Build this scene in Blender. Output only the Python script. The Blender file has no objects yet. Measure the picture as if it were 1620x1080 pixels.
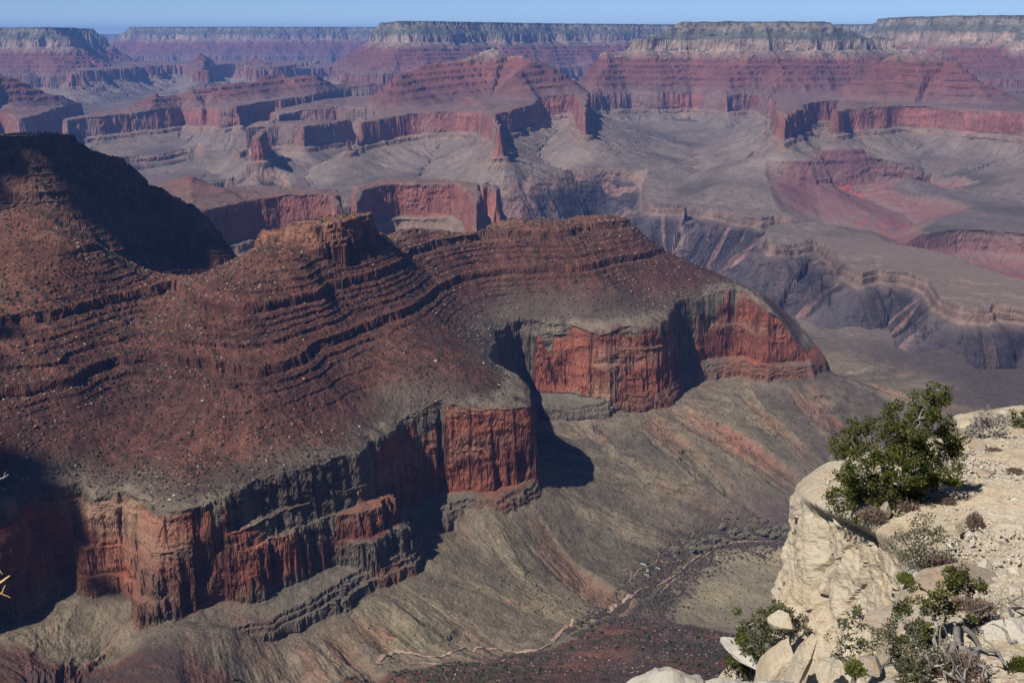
import bpy, math, random
import numpy as np
R_ = math.radians
C = bpy.context.scene.collection

# ------------------------------------------------------------------ camera, sky, sun, exposure
PITCH = R_(15.08); FPX = 1800.0
cam_d = bpy.data.cameras.new('camera'); cam = bpy.data.objects.new('camera', cam_d); C.objects.link(cam)
cam_d.lens = 40.0; cam_d.sensor_width = 36.0; cam_d.clip_start = 0.5; cam_d.clip_end = 120000
cam.location = (0, 0, 0); cam.rotation_euler = (math.pi/2 - PITCH, 0, 0)
bpy.context.scene.camera = cam
SUN_EL = R_(46.0); SDX, SDY = -0.665, -0.747          # horizontal direction towards the sun
world = bpy.data.worlds.new('World'); bpy.context.scene.world = world; world.use_nodes = True
wn = world.node_tree; wn.nodes.clear()
sky = wn.nodes.new('ShaderNodeTexSky'); sky.sky_type = 'NISHITA'; sky.sun_disc = False
sky.sun_elevation = SUN_EL; sky.sun_rotation = math.atan2(SDX, SDY) ; sky.altitude = 2100
sky.air_density = 0.45; sky.dust_density = 0.05; sky.ozone_density = 3.0
bg = wn.nodes.new('ShaderNodeBackground'); bg.inputs[1].default_value = 0.072
wo = wn.nodes.new('ShaderNodeOutputWorld'); wn.links.new(sky.outputs[0], bg.inputs[0]); wn.links.new(bg.outputs[0], wo.inputs[0])
sd_ = bpy.data.lights.new('sun', 'SUN'); sun = bpy.data.objects.new('sun', sd_); C.objects.link(sun)
sd_.energy = 4.9; sd_.angle = R_(0.53); sd_.color = (1.0, 0.95, 0.87)
from mathutils import Vector, Matrix
_sv = Vector((SDX*math.cos(SUN_EL), SDY*math.cos(SUN_EL), math.sin(SUN_EL))).normalized()
sun.rotation_euler = _sv.to_track_quat('Z', 'Y').to_euler()
vs = bpy.context.scene.view_settings; vs.view_transform = 'Standard'; vs.look = 'None'; vs.exposure = 0.45; vs.gamma = 1.0; vs.use_curve_mapping = False
cy = bpy.context.scene.cycles; cy.max_bounces = 4; cy.diffuse_bounces = 2; cy.volume_bounces = 0; cy.transparent_max_bounces = 4
cy.use_adaptive_sampling = True

# ------------------------------------------------------------------ geometry of the view: where a traced line lies on a stratum of known height
cP, sP = math.cos(PITCH), math.sin(PITCH)
def ray(px, py):
    v = (540.0-py)/FPX
    return (px-810.0)/FPX, cP+v*sP, -sP+v*cP
def W(px, py, z):
    a, h, e = ray(px, py); t = z/e
    return (a*t, h*t, z)
def WD(px, py, d):
    a, h, e = ray(px, py); t = d/h
    return (a*t, d, e*t)

# ------------------------------------------------------------------ noise tiles
def tile(seed, beta, n=1024, lo=1):
    rng = np.random.RandomState(seed)
    f = np.fft.fftfreq(n)*n; fx, fy = np.meshgrid(f, f); k = np.hypot(fx, fy); k[0, 0] = 1
    amp = k**(-beta); amp[k < lo] = 0; amp[0, 0] = 0
    a = np.real(np.fft.ifft2(amp*np.exp(2j*np.pi*rng.rand(n, n))))
    return (a/a.std()).astype(np.float32)
TA = tile(1, 1.9, lo=4); TB = tile(2, 1.9, lo=4); TC = tile(3, 1.45, lo=8); TD = tile(4, 1.0, lo=16); TE = tile(5, 2.3, lo=3)
def smp(t, x, y):
    n = t.shape[0]
    xf = np.floor(x); yf = np.floor(y)
    u = (x-xf).astype(np.float32); v = (y-yf).astype(np.float32)
    i = xf.astype(np.int64) % n; j = yf.astype(np.int64) % n; i1 = (i+1) % n; j1 = (j+1) % n
    return (t[j, i]*(1-u)+t[j, i1]*u)*(1-v)+(t[j1, i]*(1-u)+t[j1, i1]*u)*v
def nz(t, x, y, pix, a=0.0):
    """tile noise, one tile pixel = pix metres"""
    ca, sa = math.cos(a)/pix, math.sin(a)/pix
    return smp(t, x*ca-y*sa, x*sa+y*ca)
def sst(a, b, x):
    t = np.clip((x-a)/(b-a), 0, 1); return t*t*(3-2*t)
def sat(x): return np.clip(x, 0, 1)

# ------------------------------------------------------------------ distance grids
class Grid:
    def __init__(s, x0, x1, y0, y1, dx):
        s.x0, s.y0, s.dx = x0, y0, dx
        s.xs = np.arange(x0, x1+dx, dx); s.ys = np.arange(y0, y1+dx, dx)
        s.X, s.Y = np.meshgrid(s.xs, s.ys)
    def get(s, arr, x, y):
        ny, nx = arr.shape
        fx = np.clip((x-s.x0)/s.dx, 0, nx-1.001); fy = np.clip((y-s.y0)/s.dx, 0, ny-1.001)
        i = fx.astype(np.int64); j = fy.astype(np.int64); u = fx-i; v = fy-j
        return (arr[j, i]*(1-u)+arr[j, i+1]*u)*(1-v)+(arr[j+1, i]*(1-u)+arr[j+1, i+1]*u)*v
def seg_dist(X, Y, pts, closed, vals=None):
    P = np.array([p[:2] for p in pts], float); n = len(P); m = n if closed else n-1
    best = np.full(X.shape, 1e18); cx = np.zeros(X.shape); cyy = np.zeros(X.shape); vv = np.zeros(X.shape)
    for k in range(m):
        a = P[k]; b = P[(k+1) % n]; d = b-a; L = d@d+1e-9
        t = np.clip(((X-a[0])*d[0]+(Y-a[1])*d[1])/L, 0, 1)
        qx = a[0]+t*d[0]; qy = a[1]+t*d[1]; dd = (X-qx)**2+(Y-qy)**2
        w = dd < best; best = np.where(w, dd, best); cx = np.where(w, qx, cx); cyy = np.where(w, qy, cyy)
        if vals is not None: vv = np.where(w, vals[k]*(1-t)+vals[(k+1) % n]*t, vv)
    return np.sqrt(best), cx, cyy, vv
def inside(X, Y, pts):
    P = np.array([p[:2] for p in pts], float); n = len(P); c = np.zeros(X.shape, bool)
    for k in range(n):
        x1, y1 = P[k]; x2, y2 = P[(k+1) % n]
        if y1 == y2: continue
        c ^= ((y1 > Y) != (y2 > Y)) & (X < (x2-x1)*(Y-y1)/(y2-y1)+x1)
    return c
def sdf(g, pts):
    d, cx, cyy, _ = seg_dist(g.X, g.Y, pts, True)
    return np.where(inside(g.X, g.Y, pts), d, -d), cx, cyy
def tps(pts, g):
    P = np.array(pts, float); s = 1000.0; xy = P[:, :2]/s; n = len(P)
    def U(r2): return 0.5*r2*np.log(r2+1e-12)
    r2 = ((xy[:, None]-xy[None])**2).sum(-1); K = U(r2)+np.eye(n)*1e-3
    Q = np.c_[np.ones(n), xy]; A = np.zeros((n+3, n+3)); A[:n, :n] = K; A[:n, n:] = Q; A[n:, :n] = Q.T
    w = np.linalg.solve(A, np.r_[P[:, 2], 0, 0, 0])
    out = w[n]+w[n+1]*g.X/s+w[n+2]*g.Y/s
    for k in range(n): out = out+w[k]*U((g.X/s-xy[k, 0])**2+(g.Y/s-xy[k, 1])**2)
    return out

# ================================================================== NEAR RIDGE
gN = Grid(-3200, 2600, -200, 4600, 8.0)
rim_px = [(-120, 850), (-60, 815), (0, 800), (60, 770), (125, 758), (150, 775), (200, 768), (260, 800), (330, 790), (400, 775), (480, 755), (530, 735),
          (583, 712), (598, 688), (640, 660), (700, 645), (760, 635), (808, 622), (815, 602), (790, 578), (783, 555), (795, 525), (830, 513), (900, 512),
          (960, 512), (1010, 505), (1050, 495), (1082, 480), (1120, 470), (1160, 465), (1192, 464), (1215, 487), (1238, 508), (1255, 527)]
RIM = [W(px, py, -700) for px, py in rim_px[:-3]]+[W(1215, 485, -722), W(1238, 507, -765), W(1256, 528, -808), W(1266, 548, -846)]
BACK = [(860, 3190, -845), (800, 3330, -780), (660, 3400, -720), (480, 3480), (200, 3560), (-80, 3400), (-330, 3120), (-560, 2850), (-660, 2640), (-760, 2640), (-800, 2800), (-660, 3000),
        (-720, 3250), (-1000, 3450), (-1500, 3600), (-2400, 3900), (-3600, 4000), (-3600, -600), (-1900, -600), (-1450, 700), (-1300, 1250), (-1100, 1500)]
NEARPOLY = RIM+BACK
sN, cxN, cyN = sdf(gN, NEARPOLY)
def blur(a, n=5):
    for ax in (0, 1):
        p = np.pad(a, [(n, n) if k == ax else (0, 0) for k in (0, 1)], 'edge'); c = np.cumsum(p, axis=ax)
        a = (np.take(c, range(2*n, p.shape[ax]), ax)-np.take(c, range(0, p.shape[ax]-2*n), ax))/(2.0*n)
    return a
_g = np.gradient(cxN, 8.0); _h = np.gradient(cyN, 8.0); gmN = blur(np.minimum(np.sqrt(_g[0]**2+_g[1]**2+_h[0]**2+_h[1]**2), 4), 5)
cxN = blur(cxN, 6); cyN = blur(cyN, 6)
up = [p for p in RIM[2:-4:2]]+RIM[-4:]+BACK[:3]+[(p[0], p[1], -700) for p in BACK[3:15]]
def add(lst, pts): lst.extend([W(*p) for p in pts])
add(up, [(270, 562, -583), (340, 572, -585), (420, 585, -585), (500, 547, -585), (560, 530, -585), (640, 492, -585), (690, 457, -585), (760, 432, -585), (850, 426, -585), (940, 420, -585), (1010, 404, -583)])
add(up, [(330, 478, -507), (400, 485, -507), (440, 480, -507), (520, 455, -507), (600, 430, -507), (640, 405, -507), (690, 385, -507), (740, 378, -507), (860, 370, -507), (980, 355, -507)])
add(up, [(640, 368, -480), (700, 365, -484), (780, 353, -490), (870, 348, -495), (980, 347, -499), (1000, 358, -516), (1020, 388, -566), (1100, 420, -624), (1150, 442, -665)])
add(up, [(400, 392, -436), (480, 392, -430), (560, 376, -430), (600, 366, -445), (350, 430, -468), (500, 420, -458), (300, 445, -490), (560, 400, -462)])
add(up, [(265, 455, -507), (210, 425, -462), (150, 392, -410), (100, 360, -368), (50, 345, -352), (0, 328, -338), (0, 400, -410), (0, 480, -481), (0, 600, -572), (0, 700, -640), (80, 480, -490), (100, 600, -582),
         (200, 520, -549), (160, 620, -618), (180, 700, -678), (210, 480, -520), (120, 430, -448)])
add(up, [(0, 225, -248), (50, 236, -262), (110, 265, -310), (170, 282, -340), (210, 291, -362), (260, 322, -415), (300, 350, -455), (335, 400, -530)])
add(up, [(640, 600, -652), (500, 680, -676), (420, 650, -635), (700, 560, -640), (900, 470, -648), (1000, 450, -645)])
up += [(-800, 2520, -575), (-950, 2560, -530), (-1120, 2600, -470), (-1350, 2650, -400), (-400, 2750, -560), (-150, 3000, -560), (200, 3330, -600), (-500, 2600, -560), (480, 3250, -650), (600, 3150, -665),
       (-900, 3050, -520), (-1200, 3150, -420), (-1500, 2900, -260), (-1300, 2900, -262)]
up += [(-2000, 2000, -150), (-2300, 2600, -60), (-1600, 1900, -330), (-1300, 2100, -480), (-1900, 1200, -60), (-2600, 1000, 0), (-2600, 3200, -60), (-1150, 1750, -560),
       (-1500, 2300, -330), (-2200, 200, -40), (-1700, 600, -250), (-1350, 1100, -480), (-3000, 2000, 0), (-3000, 0, 0)]
# unseen rim promontory left of the picture, shaped to shade its left edge
upN = tps(up, gN)
SPUR = [(-2300, 900), (-1560, 1480), (-1330, 1760), (-1250, 1980)]
spD, _, _, spV = seg_dist(gN.X, gN.Y, SPUR, False, vals=[-20, -60, -110, -190])
# low ground
creek_px = [(560, 1062, -940), (600, 1045, -950), (700, 1036, -960), (800, 1030, -975), (870, 1015, -985), (940, 970, -1005), (1000, 940, -1020), (1050, 893, -1032), (1100, 857, -1042), (1200, 840, -1050), (1262, 848, -1055)]
lo = [W(*p) for p in creek_px]
for p in [(1060, 985, -1038), (1150, 930, -1044), (1250, 930, -1044), (1200, 1010, -1035), (1080, 930, -1040), (980, 975, -1012), (1180, 880, -1048)]: lo.append(W(*p))
for p in [(900, 1060, -860), (760, 1062, -900), (1020, 1050, -880), (1140, 1040, -900), (640, 1072, -925), (960, 1010, -965), (1100, 1010, -985), (1250, 1070, -900)]: lo.append(W(*p))
for p in [(1300, 600, -1002), (1420, 600, -1004), (1560, 600, -1000), (1620, 700, -1012), (1400, 760, -1035), (1300, 525, -1000), (1500, 560, -1000), (1330, 655, -975), (1280, 700, -985), (1210, 760, -1015), (1300, 800, -1045),
          (1620, 850, -1040), (1620, 600, -1000), (1250, 505, -985)]: lo.append(W(*p))
def offs(pts, d):                                           # outward offset points of the cliff line
    o = []
    for k in range(1, len(pts)-1):
        a = np.array(pts[k-1][:2]); b = np.array(pts[k+1][:2]); t = (b-a)/np.linalg.norm(b-a); nn = np.array([t[1], -t[0]])
        o.append((pts[k][0]+nn[0]*d, pts[k][1]+nn[1]*d))
    return o
for k, (x, y) in enumerate(offs(RIM, 80)):
    if k % 2 == 0 or 1:
        j = k+1
        if j in (16, 17, 18, 19, 20, 12, 13, 14): continue
        lo.append((x, y, -926+(52 if x < -430 else 0)))
lo += [W(650, 830, -905)+(), W(760, 812, -905), W(860, 775, -908), W(840, 655, -922), W(900, 740, -945), W(870, 700, -925), W(700, 900, -935), W(800, 900, -962), W(900, 850, -985), W(1000, 800, -990), W(1100, 780, -1000),
       W(1000, 700, -945), W(1150, 700, -965), W(650, 960, -935), W(500, 990, -935), W(350, 1000, -935), W(250, 945, -872), W(200, 1040, -918), W(60, 985, -885), W(400, 1070, -935)]
lo += [(-1500, 1300, -700), (-1100, 1250, -800), (-1000, 1450, -850), (-600, 1250, -850), (-300, 1200, -800), (0, 1200, -790), (400, 1250, -800), (800, 1400, -800), (1300, 1800, -900), (2200, 2000, -950), (2200, 3000, -1000), (1800, 1200, -760),
       (0, 900, -650), (500, 900, -640), (-600, 900, -650), (0, 600, -470), (400, 600, -450), (-500, 600, -450), (0, 300, -300), (400, 300, -260), (-400, 300, -260), (0, 90, -110), (150, 60, -80), (-150, 60, -80), (0, 0, -60), (300, 0, -60), (-300, 0, -60),
       (1500, 600, -300), (1500, 0, -60), (2500, 600, -300), (2500, 0, -60),
       (800, 3600, -1000), (400, 3800, -1000), (0, 3700, -1000), (-400, 3600, -1000), (-900, 3900, -1000), (-600, 3300, -960), (0, 4500, -1000), (1000, 4500, -1000), (2500, 4500, -1000), (-2000, 4500, -1000), (900, 3200, -950), (850, 3000, -925)]
loN = tps(lo, gN)
# the cap rock on the crest
cap_lo = [W(392, 392, -436), W(440, 392, -434), W(500, 390, -432), W(545, 384, -430), W(594, 366, -430)]
CAPL = [p[:2] for p in cap_lo]+[(-310, 2590), (-400, 2560), (-560, 2480)]
CAPL[0] = (CAPL[0][0]+0, CAPL[0][1]+30)
capS, _, _ = sdf(gN, CAPL)
CAPU = [W(448, 366, -402)[:2], W(500, 366, -402)[:2], W(545, 362, -402)[:2], W(588, 350, -402)[:2], (-318, 2575), (-400, 2545), (-500, 2470)]
capU, _, _ = sdf(gN, CAPU)
# Supai ledges as a map from smooth height to stepped height
def stepmap(levels):
    xs = [-1200.0]; zs = [-1200.0]
    for (L, c, w) in sorted(levels):        # top L, cliff c high taking w of the smooth height; the slope below and above is eased
        xs += [L-c-2.0+0.0, L-w*0.5-c*0.5, L+w*0.5-c*0.5, L+1.5]; zs += [L-c-1.8, L-c, L, L+1.6]
    xs.append(200.0); zs.append(200.0)
    xs = np.array(xs); zs = np.array(zs); o = np.argsort(xs, kind='stable'); xs = xs[o]; zs = np.maximum.accumulate(zs[o])
    return xs, zs
SUP = stepmap([(-498, 20, 2.5), (-523, 5, 1), (-532, 6, 1), (-544, 5, 1), (-556, 8, 1), (-576, 19, 2.5), (-600, 7, 1), (-613, 5, 1), (-631, 5, 1), (-652, 4, 1.2), (-484, 5, 1), (-470, 6, 1.2), (-455, 6, 1.2), (-440, 6, 1.2), (-405, 16, 3.5), (-355, 20, 4), (-300, 16, 3), (-240, 18, 3), (-180, 60, 6), (-90, 40, 5)])
def near(x, y):
    sd = gN.get(sN, x, y); cx = gN.get(cxN, x, y); cyy = gN.get(cyN, x, y)
    U0 = gN.get(upN, x, y); F0 = gN.get(loN, x, y)
    n1 = nz(TA, x, y, 4.0, .3); n2 = nz(TB, x, y, 1.3, 1.1); n3 = nz(TC, x, y, .5, .7); n4 = nz(TD, x, y, 1.7, 2.1)
    wide = nz(TA, x+900, y+77, 16., 2.0)
    # ---- upper slopes
    dr = nz(TC, cx*1.0, cyy*1.0, 2.2, .5)                     # runs down the slope
    hi = sst(20, 200, sd)
    hill = sst(-560, -640, x)*sst(2450, 2600, y); b = U0+hi*(6*n1+2.2*n2+3.0*wide)+1.6*dr*hi+hill*(9*n1+5*n2+14*(.7-np.abs(nz(TA, x+60, y, 5., .9))))
    spd = gN.get(spD, x, y); spv = gN.get(spV, x, y)
    b = np.maximum(b, spv-np.maximum(spd-30+12*n1, 0)*1.25)
    b = np.where(hill > .3, np.minimum(b, -238+4*n1), b)
    bs = np.interp(b+0.25*n3+1.3*n2, SUP[0], SUP[1])
    m = sst(-1.3, .5, .8*nz(TA, x*1., y*1., 5.0, 2.7)+.7*nz(TB, x, y, 2.6, .6)+(1.0+.8*(x > -350))*np.exp(-((b+508)/9)**2)+(1.0+.8*(x > -350))*np.exp(-((b+586)/9)**2)+1.2*(x > -50)*np.exp(-((b+550)/14)**2)+1.2*sst(-560, -640, x)*sst(2450, 2600, y))
    U = b+(bs-b)*m
    U = U+0.5*n3+0.75*n4*sst(2, 14, sd)
    # cap rocks
    jb = np.abs(nz(TB, x, y, 1.6, .5)); cl = gN.get(capS, x, y)+4*n2+1.0*n3+3*n1-9*sat(.35-jb)/.35; cu = gN.get(capU, x, y)+4.5*n2+1.0*n3+4*n1-9*sat(.35-jb)/.35
    blk = 2.2*np.round(1.3*nz(TB, x, y, 2.0, .2))
    cap = -438+sat(cl/3.)*12+sat((cl-7)/3.)*10+sat((cl-13)/30.)*3+(sat(cu/3.)*12+sat((cu-6)/3.)*11)*(.75+.45*sst(-480,-340,x))+blk
    U = np.where(cl > -2, np.maximum(U, cap), U)
    # ---- Redwall and Muav
    left = sst(120, -60, x+0.35*(y-1900)) * sst(2100, 1900, y)*(.25+.75*sst(-640, -520, x))      # the broken, buttressed stretch
    butt = np.abs(nz(TB, x, y, 2.6, .9))
    nL = 15*nz(TA, x+500, y, 3.4, 1.0)+1.6*n2+2.5*np.abs(nz(TB, x+50, y, 1.4, .3))
    sA = nz(TB, x, y+500, 2.4, 1.7); sB = nz(TB, x+300, y, 3.1, .3); sC = nz(TB, x+900, y, 2.0, 2.5); sD = nz(TA, x, y+700, 1.8, 1.3)
    d1 = -sd+nL-9*butt+5
    stp = left*(14+12*nz(TB, x, y+300, 2.4, .1))
    d2 = d1-3-stp+2*n3
    d3 = -sd-44+8*n1+4*n2+1.5*n3+.5*nL-left*14+6*np.abs(sC)-4
    edge = 5*sat((d1+14)/14.)                                   # the pale, rounded lip
    zt_ = U-edge; cf = np.clip((U0+876)/171., .04, 1.15)
    z = zt_-cf*(22*sat((d1+2.0*sA)/4.)+34*sat((d1-4-3.5*sB)/5.)+30*sat((d1-6-stp*.4-4*sC)/4.)+42*sat((d2-7+3.5*sD)/6.)+38*sat((d2-10-stp*.4-4*sA)/6.))-10*sat((d2-18)/18.)
    z = z-7*sat((d3-1)/1.5)-9*sat((d3-7+sA)/2.)-17*sat((d3-13+sB)/3.)-0.62*np.maximum(d3-17, 0)-.12*np.maximum(-sd-22, 0)
    # ---- low ground with ribs and gullies running away from the cliff
    out = np.maximum(-sd, 0)
    rib = np.abs(nz(TA, cx+0.3*x, cyy+.3*y, 2.6, .4)); rib2 = nz(TC, cx+.3*x, cyy+.3*y, 1.9, 1.4)
    gm = gN.get(gmN, x, y); amp = sst(40, 160, out)*(1-sst(430, 760, out))*sst(.35, .75, gm)*(1-.85*sst(1.15, 1.7, gm))
    rib3 = nz(TC, cx+.08*x, cyy+.08*y, 1.0, .9)
    F = F0+amp*(11*(0.75-rib)+2.2*rib2+1.1*rib3)+1.3*n1+0.6*n3+1.2*n2*amp+.35*n4
    F = F+sst(1500, 1250, y)*(8*n1+5*n2)
    # a few thin ledges (shale and Tapeats) on the talus
    led = np.interp(F+0.8*n3+3*wide, *stepmap([(-944, 8, 1.0), (-966, 9, 1.5), (-985, 4, 1.0)]))
    mm = sst(.35, 1.1, nz(TA, x+3000, y, 3.2, 1.9))*amp
    F = F+(led-F)*mm
    zz = np.maximum(z, F)
    zr = (z >= F) & (sd < 15)
    info = dict(sd=sd, d1=d1, d2=d2, d3=d3, cliff=zr, top=(sd >= 0) & (d1 < 1), n1=n1, n2=n2, n3=n3, n4=n4, wide=wide, rib=rib, rib2=rib2, rib3=rib3, dr=dr, cap=(cl > 0), amp=amp, z=zz, F0=F0, out=out)
    return zz, info

# ================================================================== FAR LANDFORMS
gF = Grid(-17000, 16000, 2500, 33000, 60.0)
gM = Grid(-5500, 5500, 3200, 12500, 18.0)
PU = np.array([-1e5, 0, 14, 45, 60, 150, 156, 176, 205, 330, 342, 420, 427, 500, 508, 590, 597, 680, 687, 795, 805, 826, 858, 868, 1000, 1150, 1400, 1800, 2400, 5000.])
PQ = np.array([0, 0, -48, -56, -92, -165, -172, -272, -286, -364, -394, -420, -444, -468, -497, -528, -552, -590, -606, -664, -676, -826, -838, -868, -935, -992, -1070, -1180, -1350, -2400.])
def u_of(q): return float(np.interp(-q, -PQ[1:], PU[1:]))
LF = []
def landform(name, rim, ridges, zR=None, sl=1.0, vs_=1.0, level='red', warp=1.0, grid=None, cream=0.0, label=None):
    g = grid or gM
    P = []
    for p in rim:
        P.append(p if len(p) == 2 else W(*p)) if len(p) != 4 else P.append(WD(*p[:3]))
    Z = np.array([(p[0], p[1], p[2]) for p in P if len(p) == 3])
    if zR is None:
        zc = float(Z[:, 2].mean()); A = np.c_[Z[:, 0]-Z[:, 0].mean(), Z[:, 1]-Z[:, 1].mean(), np.ones(len(Z))]
        co = np.linalg.lstsq(np.r_[A, np.diag([300., 300., 0])], np.r_[Z[:, 2], 0, 0, 0], rcond=None)[0]
        pl = (co[0], co[1], co[2]-co[0]*Z[:, 0].mean()-co[1]*Z[:, 1].mean())
    else: pl = (0, 0, zR)
    qR = -670*vs_ if level == 'red' else 0.0
    pl = (pl[0], pl[1], pl[2]-qR)                              # plane of the Kaibab level
    s, cx, cyy = sdf(g, P)
    if level == 'red':
        u = np.full(s.shape, 5000.0)
        for r in ridges:
            rad = 0.0
            if isinstance(r, tuple): r, rad = r
            pts = [WD(*p) for p in r]
            uv = [u_of(min(0, (p[2]-(pl[0]*p[0]+pl[1]*p[1]+pl[2]))/vs_)) for p in pts]
            d, _, _, vv = seg_dist(g.X, g.Y, pts, False, vals=uv)
            u = np.minimum(u, vv+np.maximum(d-rad, 0)*sl)
    else: u = np.full(s.shape, -1e3)
    LF.append(dict(name=name, g=g, um=float(u.min()) if level == 'red' else -1e3, u=u.astype(np.float32), s=s.astype(np.float32), lev=(800. if level == 'red' else 0.), cx=cx, cy=cyy, pl=pl, vs=vs_, warp=warp, cream=cream, label=label))

# mid butte with the prow
landform('butte', [(405, 208, -640), (440, 182, -640), (475, 175, -640), (530, 173, -640), (590, 178, -635), (596, 186, -630), (550, 196, -605), (563, 191, -605), (625, 184, -605), (662, 182, -605), (712, 182, -605), (767, 185, -600), (780, 197, -600), (790, 212, -600),
                   (797, 200, -590), (778, 186, -590), (800, 177, -560), (812, 162, -500), (840, 157, -495), (850, 148, -480), (895, 147, -480), (918, 147, -480), (926, 168, -480), (640, 10500), (150, 11500), (-900, 11900), (-2300, 11300)],
         [[(545, 165, 9700), (580, 140, 9900), (640, 111, 10100), (700, 98, 10300), (745, 90, 10500), (780, 67, 10600), (805, 88, 10600), (850, 97, 10300), (885, 125, 10000)], [(640, 111, 10100), (620, 112, 9900)], [(740, 160, 9100), (770, 168, 9000)], [(850, 97, 10300), (820, 120, 9900)]], warp=.8,
         label='broad red stepped butte with a pale pyramid on its summit and a shadowed prow of cliff')
# red pyramid on the right
landform('butte', [(1240, 185, -520), (1262, 172, -520), (1282, 161, -520), (1331, 158, -520), (1333, 168, -520), (1322, 178, -535), (1340, 174, -535), (1357, 173, -535), (1362, 169, -520), (1400, 167, -520), (1430, 166, -520), (1490, 170, -530), (1550, 175, -535), (1625, 180, -540), (1720, 188, -540),
                   (6400, 9500), (6400, 10800), (3000, 11000), (2300, 10300)],
         [[(1300, 150, 9850), (1345, 132, 9750), (1385, 98, 9700), (1425, 84, 9700), (1440, 66, 9700), (1460, 86, 9700), (1500, 97, 9700), (1516, 99, 9500), (1550, 133, 9300), (1600, 150, 9300)]], warp=.8,
         label='red stepped pyramid with a tiny cream summit block above a long red cliff')
# flat-topped cream and red mesa
landform('mesa', [(930, 150, -545), (960, 148, -545), (1000, 146, -545), (1040, 147, -545), (1100, 145, -545), (1150, 150, -540), (1175, 148, -540), (1200, 147, -540), (1215, 160, -540), (1225, 150, -540), (1290, 148, -540), (1340, 146, -540), (1420, 146, -540), (1560, 150, -560), (6800, 13000), (6000, 15500), (1500, 15500), (300, 13500)],
         [([(1085, 34, 11900), (1180, 31, 11900), (1270, 31, 11900), (1300, 33, 12000), (1420, 60, 12800)], 110.), [(945, 66, 11500), (953, 55, 11600), (975, 62, 11700), (1010, 52, 11800), (1085, 40, 11900)], [(1085, 34, 11900), (1100, 60, 11450), (1120, 95, 11200)], [(1270, 31, 11900), (1340, 62, 11700), (1370, 85, 11600)], [(1208, 50, 11700), (1215, 90, 11300)]], grid=gF, warp=1.2, cream=.3,
         label='flat-topped mesa with cream upper cliffs over banded red walls')
# left grey redwall ridge
landform('butte', [(104, 195, -665), (112, 186, -665), (160, 184, -665), (205, 180, -660), (250, 176, -650), (290, 172, -650), (318, 176, -650), (325, 168, -630), (345, 172, -600), (380, 172, -600), (395, 160, -560), (470, 150, -540), (540, 140, -540), (-1300, 12500), (-2500, 12500), (-3800, 11600), (-3900, 10000)],
         [[(215, 160, 10300), (245, 147, 10400), (330, 141, 10700), (400, 132, 11200), (430, 120, 11500), (500, 115, 11900)], [(500, 115, 11900), (560, 108, 12000), (575, 88, 12100), (590, 100, 12100)]], sl=.7, warp=.9,
         label='long grey-brown cliffed ridge ending left in a blunt wall above fan-shaped talus')
# second lower left ledge below the mid butte
landform('butte', [(372, 206, -690), (385, 203, -690), (400, 202, -690), (440, 199, -685), (480, 200, -680), (-1300, 9600), (-2100, 9500)], [], warp=.4,
         label='low banded spur stepping out left of the red butte')
# dark butte behind the saddle
landform('butte', [(240, 372, -705), (262, 356, -705), (290, 341, -705), (340, 328, -705), (400, 316, -705), (440, 309, -705), (490, 308, -705), (522, 309, -705), (533, 323, -705), (-830, 5350), (-1200, 5480), (-1650, 5450), (-1900, 5000)],
         [[(265, 297, 5150), (297, 277, 5200), (335, 290, 5200), (360, 302, 5250)]], sl=.28, warp=.55, label='dark shadowed butte behind the saddle with a small ledged cap')
# red cliffed butte
landform('butte', [(563, 318, -700), (572, 303, -700), (590, 294, -700), (625, 289, -700), (680, 290, -700), (725, 290, -700), (743, 298, -700), (756, 328, -700), (-170, 5560), (-330, 5720), (-620, 5740), (-740, 5450)],
         [[(640, 287, 5580), (650, 279, 5600), (662, 286, 5580)]], warp=.45, vs_=1.0, label='isolated butte with a bright red cliff and a small red cone on top')
landform('pinnacle', [(758, 304, -790), (763, 294, -790), (772, 292, -790), (786, 306, -790), (-70, 6120), (-150, 6120)], [[(765, 283, 6150), (770, 281, 6150)]], warp=.35, vs_=.9, label='small jagged grey pinnacle right of the red butte')
# far buttes, left
landform('butte', [(118, 118, -470), (130, 113, -470), (180, 109, -460), (222, 106, -455), (275, 103, -455), (305, 103, -455), (320, 112, -455), (330, 103, -450), (380, 101, -450), (400, 110, -450), (-3300, 20500), (-7800, 20500)],
         [[(245, 92, 16800), (250, 85, 16900), (290, 84, 17000), (312, 86, 17100), (318, 79, 17200), (323, 86, 17200), (380, 90, 17600), (395, 88, 17700)]], grid=gF, vs_=.9, warp=2.6, sl=.65, label='hazy blue butte with a tiny spire in the left distance')
landform('butte', [(380, 112, -520), (400, 100, -480), (440, 108, -480), (500, 108, -500), (560, 106, -500), (-1000, 20500), (-4200, 21000)],
         [[(395, 97, 16500), (417, 72, 16800), (450, 70, 16900), (484, 74, 17000), (490, 80, 17100), (520, 86, 17200)], [(470, 101, 15000), (483, 93, 15200), (530, 93, 15300), (534, 98, 15300)]], grid=gF, vs_=.9, warp=2.6, sl=.65, label='blue flat-capped butte left of the mid-distance temples')
landform('butte', [(-80, 190, -640), (0, 178, -640), (20, 182, -640), (30, 190, -640), (-4300, 11500), (-6500, 12500)], [[(-60, 120, 10400), (0, 115, 10600), (12, 122, 10600), (24, 160, 10500)]], warp=.7, grid=gF, sl=.65, label='pale pointed butte cut by the left edge')
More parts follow.
